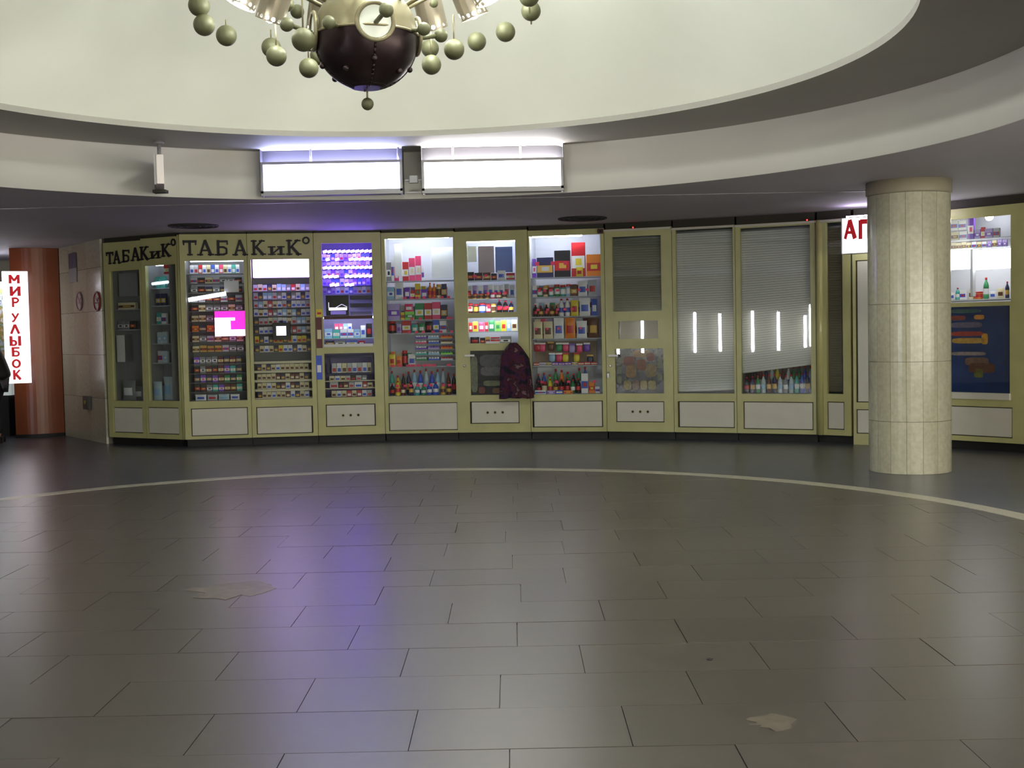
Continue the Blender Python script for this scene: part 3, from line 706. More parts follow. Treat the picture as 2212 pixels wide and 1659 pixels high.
# small lit shop counter further along (only its edge shows)
ct = tag(empty('shop_counter', (-7.95, 18.3, 0)), 'white lit shop counter behind the person in black', 'counter')
MB().bbox(-.6, .42, -.25, .3, .62, .92, .03).obj('counter_top', mat('counter_glow', (214, 226, 226), .4, emit=.35), ct)  # weak emission in the white paints the counter as lit
MB().box(-.55, .36, -.18, .28, 0, .62).obj('counter_base', BLACK, ct)
MB().box(-.6, .40, .5, .54, .95, 2.3).obj('display_back', print_mat('display_goods', [(40, 50, 60), (210, 210, 220), (120, 150, 90), (200, 160, 90), (230, 235, 240)], 9, 3), ct)
MB().tube((-.6, .3, 2.32), (.4, .3, 2.32), .025, 8).obj('lamp_tube', TUBEM, ct)

# ================================================================== PERSON in black at the counter
def skin_chain(name, verts, edges, rad, m, parent=None, root=0, sub=2):
    me = bpy.data.meshes.new(name); me.from_pydata(verts, edges, []); me.materials.append(m)
    o = link(name, me, parent); md = o.modifiers.new('skin', 'SKIN')
    for v, r in zip(me.skin_vertices[0].data, rad): v.radius = (r, r) if not isinstance(r, tuple) else r
    me.skin_vertices[0].data[root].use_root = True
    s2 = o.modifiers.new('sub', 'SUBSURF'); s2.levels = sub; s2.render_levels = sub
    md.use_smooth_shade = True
    return o
hp = at_y(-6, 812, 17.0)
person = tag(empty('person', (hp.x, 17.0, 0)), 'person in a black jacket bending over the shop counter', 'person')
SKINM = mat('skin', (196, 150, 124), .5); JACK = mat('black_jacket', (16, 14, 20), .7, noise=.2, nscale=20); TROU = mat('dark_trousers', (26, 26, 34), .8); HAIR = mat('dark_hair', (30, 22, 18), .6)
hz = .93
bv = [(0, 0, hz), (-.03, 0, 1.08), (-.10, 0, 1.25), (-.20, 0, 1.40), (-.29, 0, 1.50), (-.36, -.0, 1.58), (-.42, 0, 1.66),
      (-.02, -.1, hz-.03), (-.04, -.11, .5), (0.0, -.12, .09), (-.14, -.13, .04), (-.02, .1, hz-.03), (-.10, .11, .5), (-.06, .12, .09), (-.2, .13, .04),
      (-.22, -.19, 1.38), (-.2, -.25, 1.12), (-.42, -.2, 1.0), (-.5, -.17, .98), (-.22, .19, 1.38), (-.28, .25, 1.12), (-.5, .2, 1.02), (-.58, .17, 1.0)]
be = [(0, 1), (1, 2), (2, 3), (3, 4), (4, 5), (5, 6), (0, 7), (7, 8), (8, 9), (9, 10), (0, 11), (11, 12), (12, 13), (13, 14), (3, 15), (15, 16), (16, 17), (17, 18), (3, 19), (19, 20), (20, 21), (21, 22)]
br = [(.13, .15), (.12, .14), (.13, .16), (.12, .16), (.06, .07), (.085, .075), (.10, .085), .09, .06, .045, .035, .09, .06, .045, .035, .065, .05, .038, .035, .065, .05, .038, .035]
skin_chain('body', bv, be, br, SKINM, person)
jv = [(.02, 0, .86), (0, 0, .97), (-.03, 0, 1.1), (-.10, 0, 1.26), (-.19, 0, 1.40), (-.25, 0, 1.47), (-.22, -.2, 1.39), (-.19, -.27, 1.12), (-.38, -.21, 1.01), (-.22, .2, 1.39), (-.28, .27, 1.12), (-.46, .21, 1.03)]
skin_chain('jacket', jv, [(0, 1), (1, 2), (2, 3), (3, 4), (4, 5), (4, 6), (6, 7), (7, 8), (4, 9), (9, 10), (10, 11)], [(.17, .2), (.165, .2), (.15, .18), (.155, .19), (.15, .2), (.09, .1), .085, .07, .055, .085, .07, .055], JACK, person)
skin_chain('trousers', [(0, 0, .9), (-.02, -.1, .84), (-.04, -.11, .5), (-.0, -.12, .1), (-.02, .1, .84), (-.1, .11, .5), (-.06, .12, .1)], [(0, 1), (1, 2), (2, 3), (0, 4), (4, 5), (5, 6)], [(.13, .14), .1, .08, .07, .1, .08, .07], TROU, person)
MB().sphere((-.42, 0, 1.68), .115, 18, 12, 0, -.1, 1.).obj('hair', HAIR, person)
for ys in (-.035, .035): MB().sphere((-.515, ys, 1.66), .012, 8, 6).obj('eye', WHITEP, person)
MB().tube((-.52, 0, 1.65), (-.55, 0, 1.62), .012, 8, 0, .018).obj('nose', SKINM, person)
MB().tube((-.505, -.025, 1.59), (-.505, .025, 1.59), .007, 8).obj('mouth', mat('lips', (150, 84, 78), .5), person)
for hx, hy, hzz in ((-.52, -.17, .975), (-.60, .17, .995)):
    for f_, (dy, ln) in enumerate(((-.03, .075), (-.01, .085), (.01, .08), (.03, .065))):
        MB().tube((hx, hy+dy, hzz), (hx-ln*.6, hy+dy, hzz-.01), .009, 6).tube((hx-ln*.6, hy+dy, hzz-.01), (hx-ln, hy+dy, hzz-.035), .009, 6, 0, .007).obj('finger', SKINM, person)
    MB().tube((hx+.03, hy-.035, hzz), (hx-.02, hy-.065, hzz-.015), .011, 6, 0, .009).obj('thumb', SKINM, person)
for (sx, sy) in ((-.06, -.125), (-.12, .125)):
    MB().bbox(sx-.14, sx+.13, sy-.05, sy+.05, 0, .08, .03).obj('shoe', BLACK, person)

# ================================================================== PHARMACY SIGN above the side door
ps = Bay('pharmacy_sign', 'lit white box sign with red letters beside the round pillar', 'sign', (u12.A+u12.t*-.07-u12.n*.44).xy, (u12.A+u12.t*.9-u12.n*.44).xy, 2.7)
x0, x1, z0, z1 = ps.rect(1817, 464, 2025, 544)
SIGN2 = mat('sign_lit_cool', (250, 250, 255), .5, emit=2.4)
MB().bbox(x0+.01, x1, .0, .14, z0+.008, z1-.008, .006).obj('lit_face', SIGN2, ps.root)
MB().box(x0, x0+.012, -.004, .15, z0, z1).box(x0, x1, -.004, .15, z1-.008, z1).box(x0, x1, -.004, .15, z0, z0+.008).obj('housing', STEEL, ps.root)
MB().box(x0+.2, x0+.24, .15, .435, z1-.1, z1-.06).box(x0+.5, x0+.54, .15, .435, z1-.1, z1-.06).obj('bracket', STEEL, ps.root)
MB().box(x0+.05, x1-.05, .03, .12, z1+.002, z1+.02).obj('top_lamp', mat('sign_top_glow', (225, 215, 255), .5, emit=22, ecol=(226, 214, 255)), ps.root)
for i, ch_ in enumerate('АПТЕКА'):
    xa, za = ps.loc(1823+i*33, 516); xb, zb = ps.loc(1848+i*33, 475)
    letter(ch_, ps.root, xa, za, zb-za, (xb-xa)/(.82*(zb-za)), mat('sign_red_deep', (196, 20, 36), .5, emit=.25), 0, False, .008)

# ================================================================== BLINDS
def blind(b, rect, m, label, skew=None, d=.065):
    x0, x1, z0, z1 = b.rect(*rect, d); x0 -= .014; x1 += .014
    o = tag(empty('roller_blind', b.world(x0, d, z0), b.rz), label, 'blind')
    n = int((z1-z0)/.03); mb = MB(); W = x1-x0
    lift = (lambda x: 0) if not skew else (lambda x: skew[0]+(skew[1]-skew[0])*x/W)
    H = z1-z0
    for i in range(n):                                   # slats (too fine to pick apart), each tilted a little
        za, zb = i/n, (i+1)/n
        def Z(f, x): return lift(x)+(H-lift(x))*f
        v = [(0, 0, Z(za, 0)), (W, 0, Z(za, W)), (W, .006, Z(zb, W)-.003), (0, .006, Z(zb, 0)-.003), (0, .002, Z(za, 0)), (W, .002, Z(za, W)), (W, .008, Z(zb, W)-.003), (0, .008, Z(zb, 0)-.003)]
        mb.add(v, [(0, 1, 2, 3), (7, 6, 5, 4), (0, 4, 5, 1), (3, 2, 6, 7)])
    s_ = mb.obj('slat_curtain', m, o); s_['kind'] = 'stuff'
    l0, l1 = lift(0), lift(W)
    MB().tube((0, .004, l0), (W, .004, l1), .009, 8).obj('bottom_rail', m, o)
    MB().tube((0, .012, H), (W, .012, H), .014, 10).obj('roller', BACKG, o)
    return o
SL1 = mat('blind_grey', (214, 213, 212), .5); SL2 = mat('blind_olive', (132, 132, 116), .5); SL3 = mat('blind_brown', (106, 96, 74), .5)
blind(u8, (1323, 514, 1428, 674), SL2, 'olive grey slat blind behind the upper pane of the closed hatch door')
blind(u9, (1461, 500, 1583, 846), SL1, 'pale grey slat blind lowered to the bottom of its window', (.0, .03))
x0, x1, z0, z1 = u10.rect(1600, 495, 1751, 806, .1)
blind(u10, (1600, 495, 1751, 806), SL1, 'pale grey slat blind hanging crooked above bottles', (0, .11))
blind(u11, (1790, 490, 1816, 845), SL3, 'brown slat blind in the narrow corner window')
x0, x1, z0, z1 = u8.rect(1329, 686, 1430, 738, .08)
MB().box(x0, x1, .08, .084, z0, z1).obj('hatch_blind', mat('hatch_cloth', (140, 130, 112), .6), u8.root)

# ================================================================== GOODS
PAL = dict(white=(232, 232, 236), cream=(226, 214, 176), red=(190, 34, 44), pink=(226, 70, 120), orange=(228, 132, 40), yellow=(226, 206, 60), green=(50, 140, 84), lime=(140, 214, 90), teal=(70, 170, 160),
           blue=(60, 90, 200), purple=(120, 70, 190), navy=(34, 36, 80), black=(24, 22, 28), brown=(92, 52, 36), grey=(130, 132, 136), silver=(190, 194, 204), gold=(206, 164, 70), lilac=(176, 158, 214), sky=(150, 190, 226), clear=(186, 204, 214), maroon=(96, 28, 36))
def pm(c, r=.35): return mat('goods_%s' % c, PAL[c], r)
SEC = dict(white='blue', cream='brown', red='white', pink='white', orange='red', yellow='red', green='white', lime='green', teal='white', blue='white', purple='white', navy='gold', black='red', brown='gold', grey='white', silver='red', gold='brown', lilac='purple', sky='white', clear='sky', maroon='cream')
THIRD = dict(white='red', cream='gold', red='yellow', pink='cream', orange='yellow', yellow='green', green='yellow', lime='white', teal='cream', blue='yellow', purple='pink', navy='silver', black='gold', brown='cream', grey='black', silver='blue', gold='red', lilac='white', sky='blue', clear='white', maroon='gold')
GM = {}
def goods_mesh(kind, c):
    k = (kind, c)
    if k in GM: return GM[k]
    c2 = SEC[c]; mb = MB(); ms = [pm(c), pm(c2), pm('red' if kind in ('bottle', 'jar') and c not in ('gold', 'cream') else THIRD[c])]
    if kind == 'bottle':                                   # unit height, radius .14
        mb.lathe([(.13, 0), (.14, .03), (.14, .22)], 10).lathe([(.142, .22), (.142, .48)], 10, mi=1, caps=False).lathe([(.14, .48), (.14, .6), (.1, .74), (.05, .84), (.05, .9)], 10)
        mb.lathe([(.06, .89), (.06, .98), (.05, 1)], 8, mi=2)
    elif kind == 'jar':
        mb.lathe([(.3, 0), (.34, .06), (.34, .2)], 12).lathe([(.345, .2), (.345, .66)], 12, mi=1, caps=False).lathe([(.34, .66), (.34, .74), (.3, .8)], 12).lathe([(.33, .8), (.33, 1.)], 12, mi=2)
    elif kind == 'bag':                                    # pillow bag with crimped ends, unit w and h
        n, m_ = 6, 8; g = []
        for side in (-1, 1):
            for i in range(n+1):
                for j in range(m_+1):
                    u, v = i/n, j/m_; bulge = (math.sin(PI*u)**.6)*(math.sin(PI*v)**.7)*.16
                    wv = .5*(1-.06*math.sin(PI*v)) if 0 < j < m_ else .5
                    g.append(((u-.5)*2*wv, side*bulge, v))
        o = 0
        for s_ in range(2):
            b0 = s_*(n+1)*(m_+1)
            for i in range(n):
                for j in range(m_):
                    q = [b0+i*(m_+1)+j, b0+(i+1)*(m_+1)+j, b0+(i+1)*(m_+1)+j+1, b0+i*(m_+1)+j+1]
                    mb.f.append(q if s_ == 0 else q[::-1]); mb.m.append(1 if (2 <= j <= 4 and 1 <= i <= n-2) else 0); mb.sm.append(True)
        mb.v = g
    elif kind == 'pack':                                   # cigarette pack: box, lid seam, printed patch
        mb.box(-.5, .5, -.2, .2, 0, .66).box(-.5, .5, -.2, .2, .675, 1, 0).box(-.48, .48, -.19, .19, .655, .68, 1)
        mb.add([(-.36, -.203, .12), (.36, -.203, .12), (.36, -.203, .5), (-.36, -.203, .5)], [(0, 1, 2, 3)], 1)
    elif kind == 'box':                                    # carton with printed band and flap edge
        mb.bbox(-.5, .5, -.22, .22, 0, 1, .03)
        mb.add([(-.47, -.223, .25), (.47, -.223, .25), (.47, -.223, .62), (-.47, -.223, .62)], [(0, 1, 2, 3)], 1)
        mb.add([(-.2, -.225, .34), (.25, -.225, .34), (.25, -.225, .54), (-.2, -.225, .54)], [(0, 1, 2, 3)], 2)
        mb.box(-.49, .49, -.2, .2, 1, 1.02)
    elif kind == 'tray':                                   # open carton of bars: low front, bars lying inside
        mb.box(-.5, .5, -.5, .5, 0, .5).box(-.5, -.47, -.5, .5, .5, .8).box(.47, .5, -.5, .5, .5, .8)
        for i in range(4): mb.box(-.45+.23*i, -.27+.23*i, -.45, .42, .5, .92, 1)
    elif kind == 'pouch':                                  # hanging pouch with header card
        mb.prism([(-.5, -.02), (.5, -.02), (.5, .02), (-.5, .02)], .82, 1, 1)
        mb.lathe([(.0, 0), (.42, .04), (.5, .3), (.5, .6), (.4, .82)], 10)
        for i in range(4*2, len(mb.v)): x_, y_, z_ = mb.v[i]; mb.v[i] = (x_, y_*.3, z_)
    me = mb.mesh(kind, ms); GM[k] = me; return me
NAMES = dict(bottle='drink_bottle', jar='jar', bag='snack_bag', pack='cigarette_pack', box='carton', tray='bar_tray', pouch='hanging_pouch')
SAY = dict(bottle=('drink bottle', 'bottle'), jar=('lidded jar', 'jar'), bag=('snack bag', 'bag'), pack=('cigarette pack', 'cigarette pack'), box=('carton', 'carton'), tray=('open tray of bars', 'tray'), pouch=('hanging pouch', 'pouch'))
def put(b, kind, c, x, y, z, w, h, where, lean=0.):
    x = min(max(x, b.xi0+w*.55+.004), b.xi1-w*.55-.004) if hasattr(b, 'xi0') else x
    o = link(NAMES[kind], goods_mesh(kind, c), None, b.world(x, y, z+.0015), b.rz)
    if kind == 'bottle': o.scale = (h*min(1.6, w/h/.28), h*min(1.6, w/h/.28), h)
    elif kind == 'jar': o.scale = (w/.7, w/.7, h)
    elif kind == 'tray': o.scale = (w, .16, h)
    elif kind == 'pack': o.scale = (w, .055, h)
    elif kind == 'box': o.scale = (w, min(w, .14), h)
    elif kind == 'bag': o.scale = (w, min(w, .22), h)
    else: o.scale = (w, w, h)
    if lean: o.rotation_euler.y = lean
    lab = '%s %s %s' % (c, SAY[kind][0], where)
    tag(o, lab, SAY[kind][1], lab); return o
def shelf(b, py, d0=.14, d1=.40, m=SHELF, px=None, th=.012):
    """a shelf whose front edge shows at pixel row py"""
    xm = b.loc((0, 0)[0] if False else b_mid(b), py, d0)
    z = xm[1]
    x0, x1 = (b.xi0, b.xi1) if px is None else (b.loc(px[0], py, d0)[0], b.loc(px[1], py, d0)[0])
    MB().box(x0, x1, d0, d1, z-th, z).obj('shelf', m, b.root); return z
def b_mid(b): return b.pxm
def inner(b, pxm, il=0., ir=0.): b.pxm = pxm; b.xi0 = .014+il; b.xi1 = b.W-.014-ir
TAGM = mat('price_tag_pink', (240, 60, 110), .4)
TAGME = MB().bbox(-.5, .5, -.5, .5, 0, 1, .1).mesh('price_tag', TAGM)
def tags(b, z, pxs, where, d=.125, sz=(.042, .03), py=None):
    for px in pxs:
        x, zz_ = b.loc(px, 700 if py is None else py, d)
        o = link('price_tag', TAGME, None, b.world(x, d, z-.004), b.rz); o.scale = (sz[0], .004, sz[1])
        tag(o, 'pink price tag %s' % where, 'price tag', 'pink price tags %s' % where)
PXM = .0061
def row(b, z, px0, items, where, d=.22, py=700):
    """items: 'kind:colour:width_px:height_px' laid side by side from px0"""
    px = px0
    for it in items.split():
        if it[0] == '_': px += float(it[1:]); continue
        k, c, w_, h_ = it.split(':'); w_, h_ = float(w_), float(h_)
        xa, xb = b.loc(px, py, d)[0], b.loc(px+w_, py, d)[0]; hm = b.loc(px, py-h_, d)[1]-b.loc(px, py, d)[1]
        put(b, k, c, (xa+xb)/2, d, z, (xb-xa)*(.86 if k == 'bottle' else .92), hm, where)
        px += w_
def rep(it, n): return ' '.join([it]*n)
def mix(kind, cols, w_, h_, n, seed=1):
    r_ = random.Random(seed); return ' '.join('%s:%s:%g:%g' % (kind, r_.choice(cols), w_, h_*r_.uniform(.92, 1.06)) for _ in range(n))
def board(b, rect, d, m, name, label, cat, th=.02):
    x0, x1, z0, z1 = b.rect(*rect, d); o = tag(empty(name, b.world((x0+x1)/2, d, z0), b.rz), label, cat); hw = (x1-x0)/2
    MB().bbox(-hw, hw, 0, th, 0, z1-z0, .004).obj('board', m, o); return o, hw, z1-z0

# ---- snack window next to the cigarette bay
b = u5; inner(b, 908)
lamp_tube(b, .08, b.W-.08, .12, b.loc(908, 512, .12)[1]); W5 = 'in the snack window'
z = shelf(b, 606); row(b, z, 872, 'box:red:14:40 box:pink:14:48 box:pink:13:52 box:white:6:28', 'on the top shelf '+W5)
row(b, z, 837, 'box:grey:11:40 box:white:6:50', 'on the top shelf '+W5)
z = z
o, hw, hh = board(b, (932, 534, 979, 601), .2, mat('white_card', (240, 242, 246), .5), 'white_panel', 'large blank white card on the top shelf '+W5, 'card')
o, hw, hh = board(b, (852, 527, 868, 596), .16, mat('white_card', (240, 242, 246), .5), 'paper_roll', 'upright white paper roll '+W5, 'roll', .06)
z = shelf(b, 645); row(b, z, 838, 'box:sky:16:26 bag:white:20:36 bag:purple:14:24 box:red:10:18 box:yellow:12:32 bag:purple:16:20 bottle:orange:9:34 bottle:orange:9:32 jar:cream:11:30 box:navy:12:30', 'on the second shelf '+W5)
tags(b, z, (876, 890, 902, 917, 938, 956, 970), 'on the second shelf edge '+W5)
z = shelf(b, 690); row(b, z, 838, 'box:lilac:28:34 box:yellow:9:16 box:lime:22:17 box:green:20:34 box:red:17:34 box:pink:19:36 box:navy:14:30', 'on the third shelf '+W5)
row(b, z+.105, 874, 'bag:pink:20:17', 'on the lime carton '+W5)
tags(b, z, (890, 908, 968, 974), 'on the third shelf edge '+W5)
z = shelf(b, 719); row(b, z, 838, 'jar:black:18:26 bag:lilac:12:20 box:red:20:26 bag:teal:15:18 bag:green:15:20 bag:black:17:24 box:blue:14:26 box:white:16:24', 'on the fourth shelf '+W5)
tags(b, z, (884, 899, 914, 935, 952, 975), 'on the fourth shelf edge '+W5)
for i, py in enumerate((732, 743, 755, 767, 779)):
    z = shelf(b, py, .12, .36, SHELF, (896, 981), .006)
    row(b, z, 897, ('tray:%s:27:7 tray:%s:27:7 tray:%s:28:7' % (('purple', 'sky', 'orange'), ('pink', 'blue', 'cream'), ('purple', 'lilac', 'orange'), ('teal', 'sky', 'lime'), ('green', 'blue', 'silver'))[i]), 'on the bar rack '+W5, .2)
z = shelf(b, 791); row(b, z, 838, 'bag:yellow:15:26 bag:orange:14:22 jar:black:12:34 bag:white:18:26', 'on the fifth shelf '+W5)
tags(b, z, (846, 862, 880, 890, 902, 915, 925, 935, 968), 'on the fifth shelf edge '+W5, sz=(.06, .03))
row(b, b.zf, 838, 'bottle:teal:12:52 bottle:yellow:13:42 bottle:black:11:46 bottle:navy:12:50 bottle:sky:13:54 bottle:blue:13:52 bottle:clear:12:56 bottle:blue:13:50 bottle:sky:12:54 bottle:clear:11:56 bottle:brown:12:46 bottle:black:12:44', 'at the bottom '+W5, .34)
row(b, b.zf, 838, 'bottle:black:12:26 bottle:yellow:12:32 bottle:maroon:11:26 _6 bottle:navy:12:30 bottle:teal:14:24 bottle:green:13:22 bottle:blue:13:26 bottle:blue:14:28 _2 bottle:gold:13:26 bottle:brown:13:28', 'in the front row '+W5, .16)
tags(b, b.zf+.12, (855, 872, 884, 900, 915, 928, 955, 968), 'on the bottles '+W5, .12)

CL = ['pink', 'red', 'yellow', 'white', 'lilac', 'green', 'orange', 'sky', 'purple', 'cream']
for i, py in enumerate((606, 645, 690, 719, 791)):
    row(b, b.loc(908, py, .14)[1], 842, mix('bag', CL, 11.5, (34, 26, 30, 20, 30)[i], 11 if i not in (0, 4) else (2, 4)[i > 0], 200+i), 'in the back row of shelf %s %s' % (('one', 'two', 'three', 'four', 'five')[i], W5), .34)
# ---- hatch door bay with patterned cloth
b = u6; inner(b, 1062); W6 = 'in the cloth door bay'
lamp_tube(b, .12, b.W-.12, .3, b.loc(1062, 520, .3)[1], mat('tube_dim', (235, 240, 255), .5, emit=TUBE*.6))
z = shelf(b, 605)
board(b, (1033, 532, 1067, 590), .24, mat('mauve_card', (176, 160, 176), .5), 'mauve_panel', 'plain mauve card standing '+W6, 'card')
board(b, (1070, 533, 1107, 588), .24, mat('blue_card', (110, 130, 206), .5), 'blue_panel', 'plain blue card standing '+W6, 'card')
board(b, (1010, 532, 1029, 566), .24, mat('white_card', (240, 242, 246), .5), 'white_panel', 'small white card standing '+W6, 'card')
row(b, z, 1010, 'box:black:17:18 box:black:18:16 box:brown:18:16 box:black:13:14 bag:white:19:20 box:red:20:14', 'on the upper shelf '+W6, .19)
tags(b, z+.05, (1028, 1052), 'on the upper shelf '+W6)
z = shelf(b, 645); row(b, z, 1010, mix('bag', ['white', 'silver', 'white', 'lilac'], 11.5, 30, 9, 4), 'on the middle shelf '+W6, .26)
row(b, z, 1010, 'jar:gold:11:10 jar:gold:13:11 jar:gold:13:11 jar:gold:13:11 jar:pink:12:12 jar:maroon:13:11 jar:cream:12:12', 'on the front of the middle shelf '+W6, .17)
tags(b, z+.06, (1013, 1056, 1070, 1092, 1080), 'on the middle shelf '+W6, .14)
z = b.loc(1062, 676, .2)[1]; shelf(b, 677)
row(b, z, 1011, 'jar:maroon:12:22 jar:brown:12:20 jar:blue:15:22 jar:pink:11:20 jar:cream:12:20 bottle:black:13:28 bottle:black:13:26 bottle:navy:12:24', 'on the lower shelf '+W6)
tags(b, z+.06, (1016, 1057, 1082, 1096), 'on the lower shelf '+W6, .13)
z = shelf(b, 716); row(b, z, 1012, 'bag:red:9:20 bag:yellow:12:22 bag:pink:14:20 bag:red:8:20 bag:green:14:24 bag:lime:13:22 bag:yellow:12:24 bag:sky:10:24 bag:cream:14:24', 'behind the serving hatch', .22)
row(b, z-.17, 1014, 'bag:black:22:16 box:black:12:14 box:gold:10:16 jar:silver:22:15 box:grey:24:16', 'on the hatch sill', .14)
o = tag(empty('paper_slip', b.world(b.loc(1065, 738)[0], -.02, b.loc(1065, 742)[1]), b.rz), 'white paper slip lying on the serving hatch sill', 'paper')
MB().bbox(-.09, .09, -.03, .02, 0, .03, .006).obj('sheet', WHITEP, o)
MB().tube((b.xi0+.1, .1, b.loc(1062, 681, .1)[1]), (b.xi1-.1, .1, b.loc(1062, 681, .1)[1]), .012, 8).obj('lamp_tube', TUBEM, b.root)

# ---- snack window with white crisp bags
b = u7; inner(b, 1222); W7 = 'in the crisp bag window'
lamp_tube(b, .05, b.W-.3, .12, b.loc(1200, 509, .12)[1])
z = shelf(b, 598)
row(b, z, 1152, 'box:purple:9:40 box:navy:38:42 box:black:37:56 box:red:32:72 box:orange:34:46', 'on the top shelf '+W7, .24)
row(b, z, 1246, 'bag:yellow:16:20', 'in front on the top shelf '+W7, .15)
tags(b, z+.16, (1163, 1196, 1224), 'on the cartons '+W7, .13, (.05, .05))
z = shelf(b, 640); row(b, z, 1151, 'box:white:11:24 jar:green:12:20 jar:cream:12:24 jar:teal:12:20 jar:green:13:26 jar:teal:13:24 jar:sky:10:26 box:brown:15:24 bag:white:22:32 bag:silver:20:34', 'on the second shelf '+W7)
tags(b, z+.07, (1166, 1178, 1191, 1206, 1252, 1270), 'on the second shelf '+W7, .13)
z = shelf(b, 683); row(b, z, 1152, 'bottle:black:11:26 bottle:brown:12:24 bottle:black:12:26 bottle:brown:12:24 bottle:black:8:24 bottle:white:13:38 bottle:white:13:38 bag:yellow:18:34 bag:white:26:38 bag:blue:15:36', 'on the third shelf '+W7)
tags(b, z+.08, (1163, 1184, 1205, 1221, 1236), 'on the third shelf '+W7, .13)
z = shelf(b, 731)
row(b, z, 1151, 'bag:cream:22:37 bag:cream:22:37 bag:white:24:44 bag:orange:25:44 bag:white:25:37 bag:brown:26:43', 'on the fourth shelf '+W7, .18)
row(b, z, 1152, 'bag:cream:15:42 bag:pink:14:43 bag:lilac:14:42 _44 bag:silver:20:43 bag:maroon:16:43', 'in the back row of the fourth shelf '+W7, .32)
board(b, (1153, 737, 1289, 782), .42, mat('peg_board', (150, 128, 112), .6), 'peg_board', 'tan pegboard behind the hanging pouches '+W7, 'board')
r_ = random.Random(5)
for px, py, c in ((1156, 742, 'red'), (1172, 742, 'pink'), (1190, 740, 'brown'), (1208, 742, 'green'), (1222, 742, 'pink'), (1236, 744, 'lilac'), (1252, 744, 'pink'), (1268, 742, 'purple'), (1193, 764, 'sky'), (1208, 764, 'pink'), (1222, 764, 'yellow'), (1246, 764, 'yellow'), (1275, 768, 'navy')):
    x, zz_ = b.loc(px, py+18, .26); put(b, 'pouch', c, x, .26, zz_, .085, .12, 'on the pegboard '+W7)
z = shelf(b, 789); row(b, z, 1149, mix('box', ['pink', 'lilac', 'white', 'red', 'purple', 'cream'], 14, 6, 10, 9), 'on the low shelf '+W7, .2)
row(b, b.zf, 1155, 'bottle:navy:12:42 bottle:blue:12:44 bottle:lime:13:40 bottle:green:13:52 bottle:orange:13:50 bottle:green:13:46 bottle:black:12:42 bottle:green:13:54 bottle:blue:12:56', 'at the bottom '+W7, .36)
row(b, b.zf, 1156, 'bottle:black:11:28 jar:maroon:13:26 bottle:yellow:12:32 bottle:brown:12:30 bottle:black:13:32 bottle:black:12:34 bottle:green:12:30 bottle:black:12:32 box:white:16:42 box:orange:14:24 box:white:11:14', 'in the middle row '+W7, .24)
row(b, b.zf, 1152, 'box:white:26:8 box:lilac:20:7 box:blue:16:8 box:orange:22:7', 'in the front row '+W7, .14)

for i, py in enumerate((640, 683)):
    row(b, b.loc(1222, py, .14)[1], 1152, mix('bag', CL, 12, (26, 30)[i], 11, 220+i), 'in the back row of shelf %s %s' % (('two', 'three')[i], W7), .34)
tags(b, b.loc(1222, 731, .125)[1]+.12, (1158, 1182, 1206, 1254), 'on the crisp bags '+W7, .1, (.03, .03))
tags(b, b.zf+.15, (1168, 1200, 1226, 1282), 'at the bottom '+W7, .12)
# ---- cigarette bay: lit dispenser rows
b = u4; inner(b, 750); W4 = 'in the purple lit dispenser'
LED = mat('led_violet', (235, 228, 255), .4, emit=20.0, ecol=(140, 100, 255))
for i, (py, segs) in enumerate(((543, [(697, 806)]), (560, [(703, 712), (723, 733), (753, 806)]), (578, [(697, 806)]), (597, [(698, 732), (744, 806)]), (615, [(712, 733), (744, 765)]))):
    z = shelf(b, py+19, .14, .34, mat('violet_shelf', (120, 110, 180), .3))
    xa, zl = b.loc(750, py, .12)
    for p0, p1 in segs:
        n_ = max(1, round((p1-p0)/10)); mb = MB()
        for j in range(n_):                               # scalloped acrylic lips
            q0 = b.loc(p0+(p1-p0)*j/n_, py, .12)[0]; q1 = b.loc(p0+(p1-p0)*(j+1)/n_, py, .12)[0]
            mb.tube((q0+.004, .125, zl-.006), (q1-.004, .125, zl+.008), .018, 8)
        mb.obj('light_strip', LED, b.root)
    row(b, z, 699, mix('pack', ['white', 'lilac', 'silver', 'white', 'blue', 'purple'], 9.4, 14, 11, i), 'in row %s %s' % (('one', 'two', 'three', 'four', 'five')[i], W4), .22)
o, hw, hh = board(b, (704, 638, 753, 682), .075, mat('screen_black', (14, 12, 22), .25), 'display_screen', 'black screen with white bar '+W4, 'screen', .05)
MB().box(-hw*.75, hw*.85, -.004, 0, hh*.27, hh*.40).obj('lit_bar', mat('screen_white', (255, 255, 255), .5, emit=2.2), o)
MB().box(-hw*.6, hw*.75, -.003, 0, hh*.06, hh*.24).obj('lit_footer', mat('screen_lilac', (150, 130, 230), .5, emit=.35), o)
mb = MB()
for q0, q1 in (((-.02, .40), (.06, .56)), ((.06, .56), (.13, .42))): mb.tube((q0[0], -.003, q0[1]*hh), (q1[0], -.003, q1[1]*hh), .004, 6)
mb.box(-hw*.78, -hw*.72, -.004, 0, hh*.40, hh*.66).obj('lit_line', mat('screen_line', (230, 220, 255), .5, emit=1.0), o)
for i, py in enumerate((648, 665, 683)):
    x0, x1, z0, z1 = b.rect(756, py-12, 803, py-1, .16)
    o = tag(empty('drawer_unit', b.world((x0+x1)/2, .16, z0), b.rz), ('upper', 'middle', 'lower')[i]+' dark pull-out drawer beside the black screen', 'drawer')
    MB().bbox(-(x1-x0)/2, (x1-x0)/2, 0, .2, .004, z1-z0-.012, .008).obj('drawer_front', mat('drawer_dark', (44, 40, 62), .4), o)
    MB().box(-(x1-x0)/2, (x1-x0)/2, -.012, .2, z1-z0-.012, z1-z0).obj('drawer_lip', mat('lip_violet', (128, 116, 190), .3), o)
x0, x1, z0, z1 = b.rect(699, 682, 805, 689, .1); MB().box(x0, x1, .1, .13, z0, z1).obj('cross_bar', mat('bar_maroon', (84, 40, 44), .5), b.root)
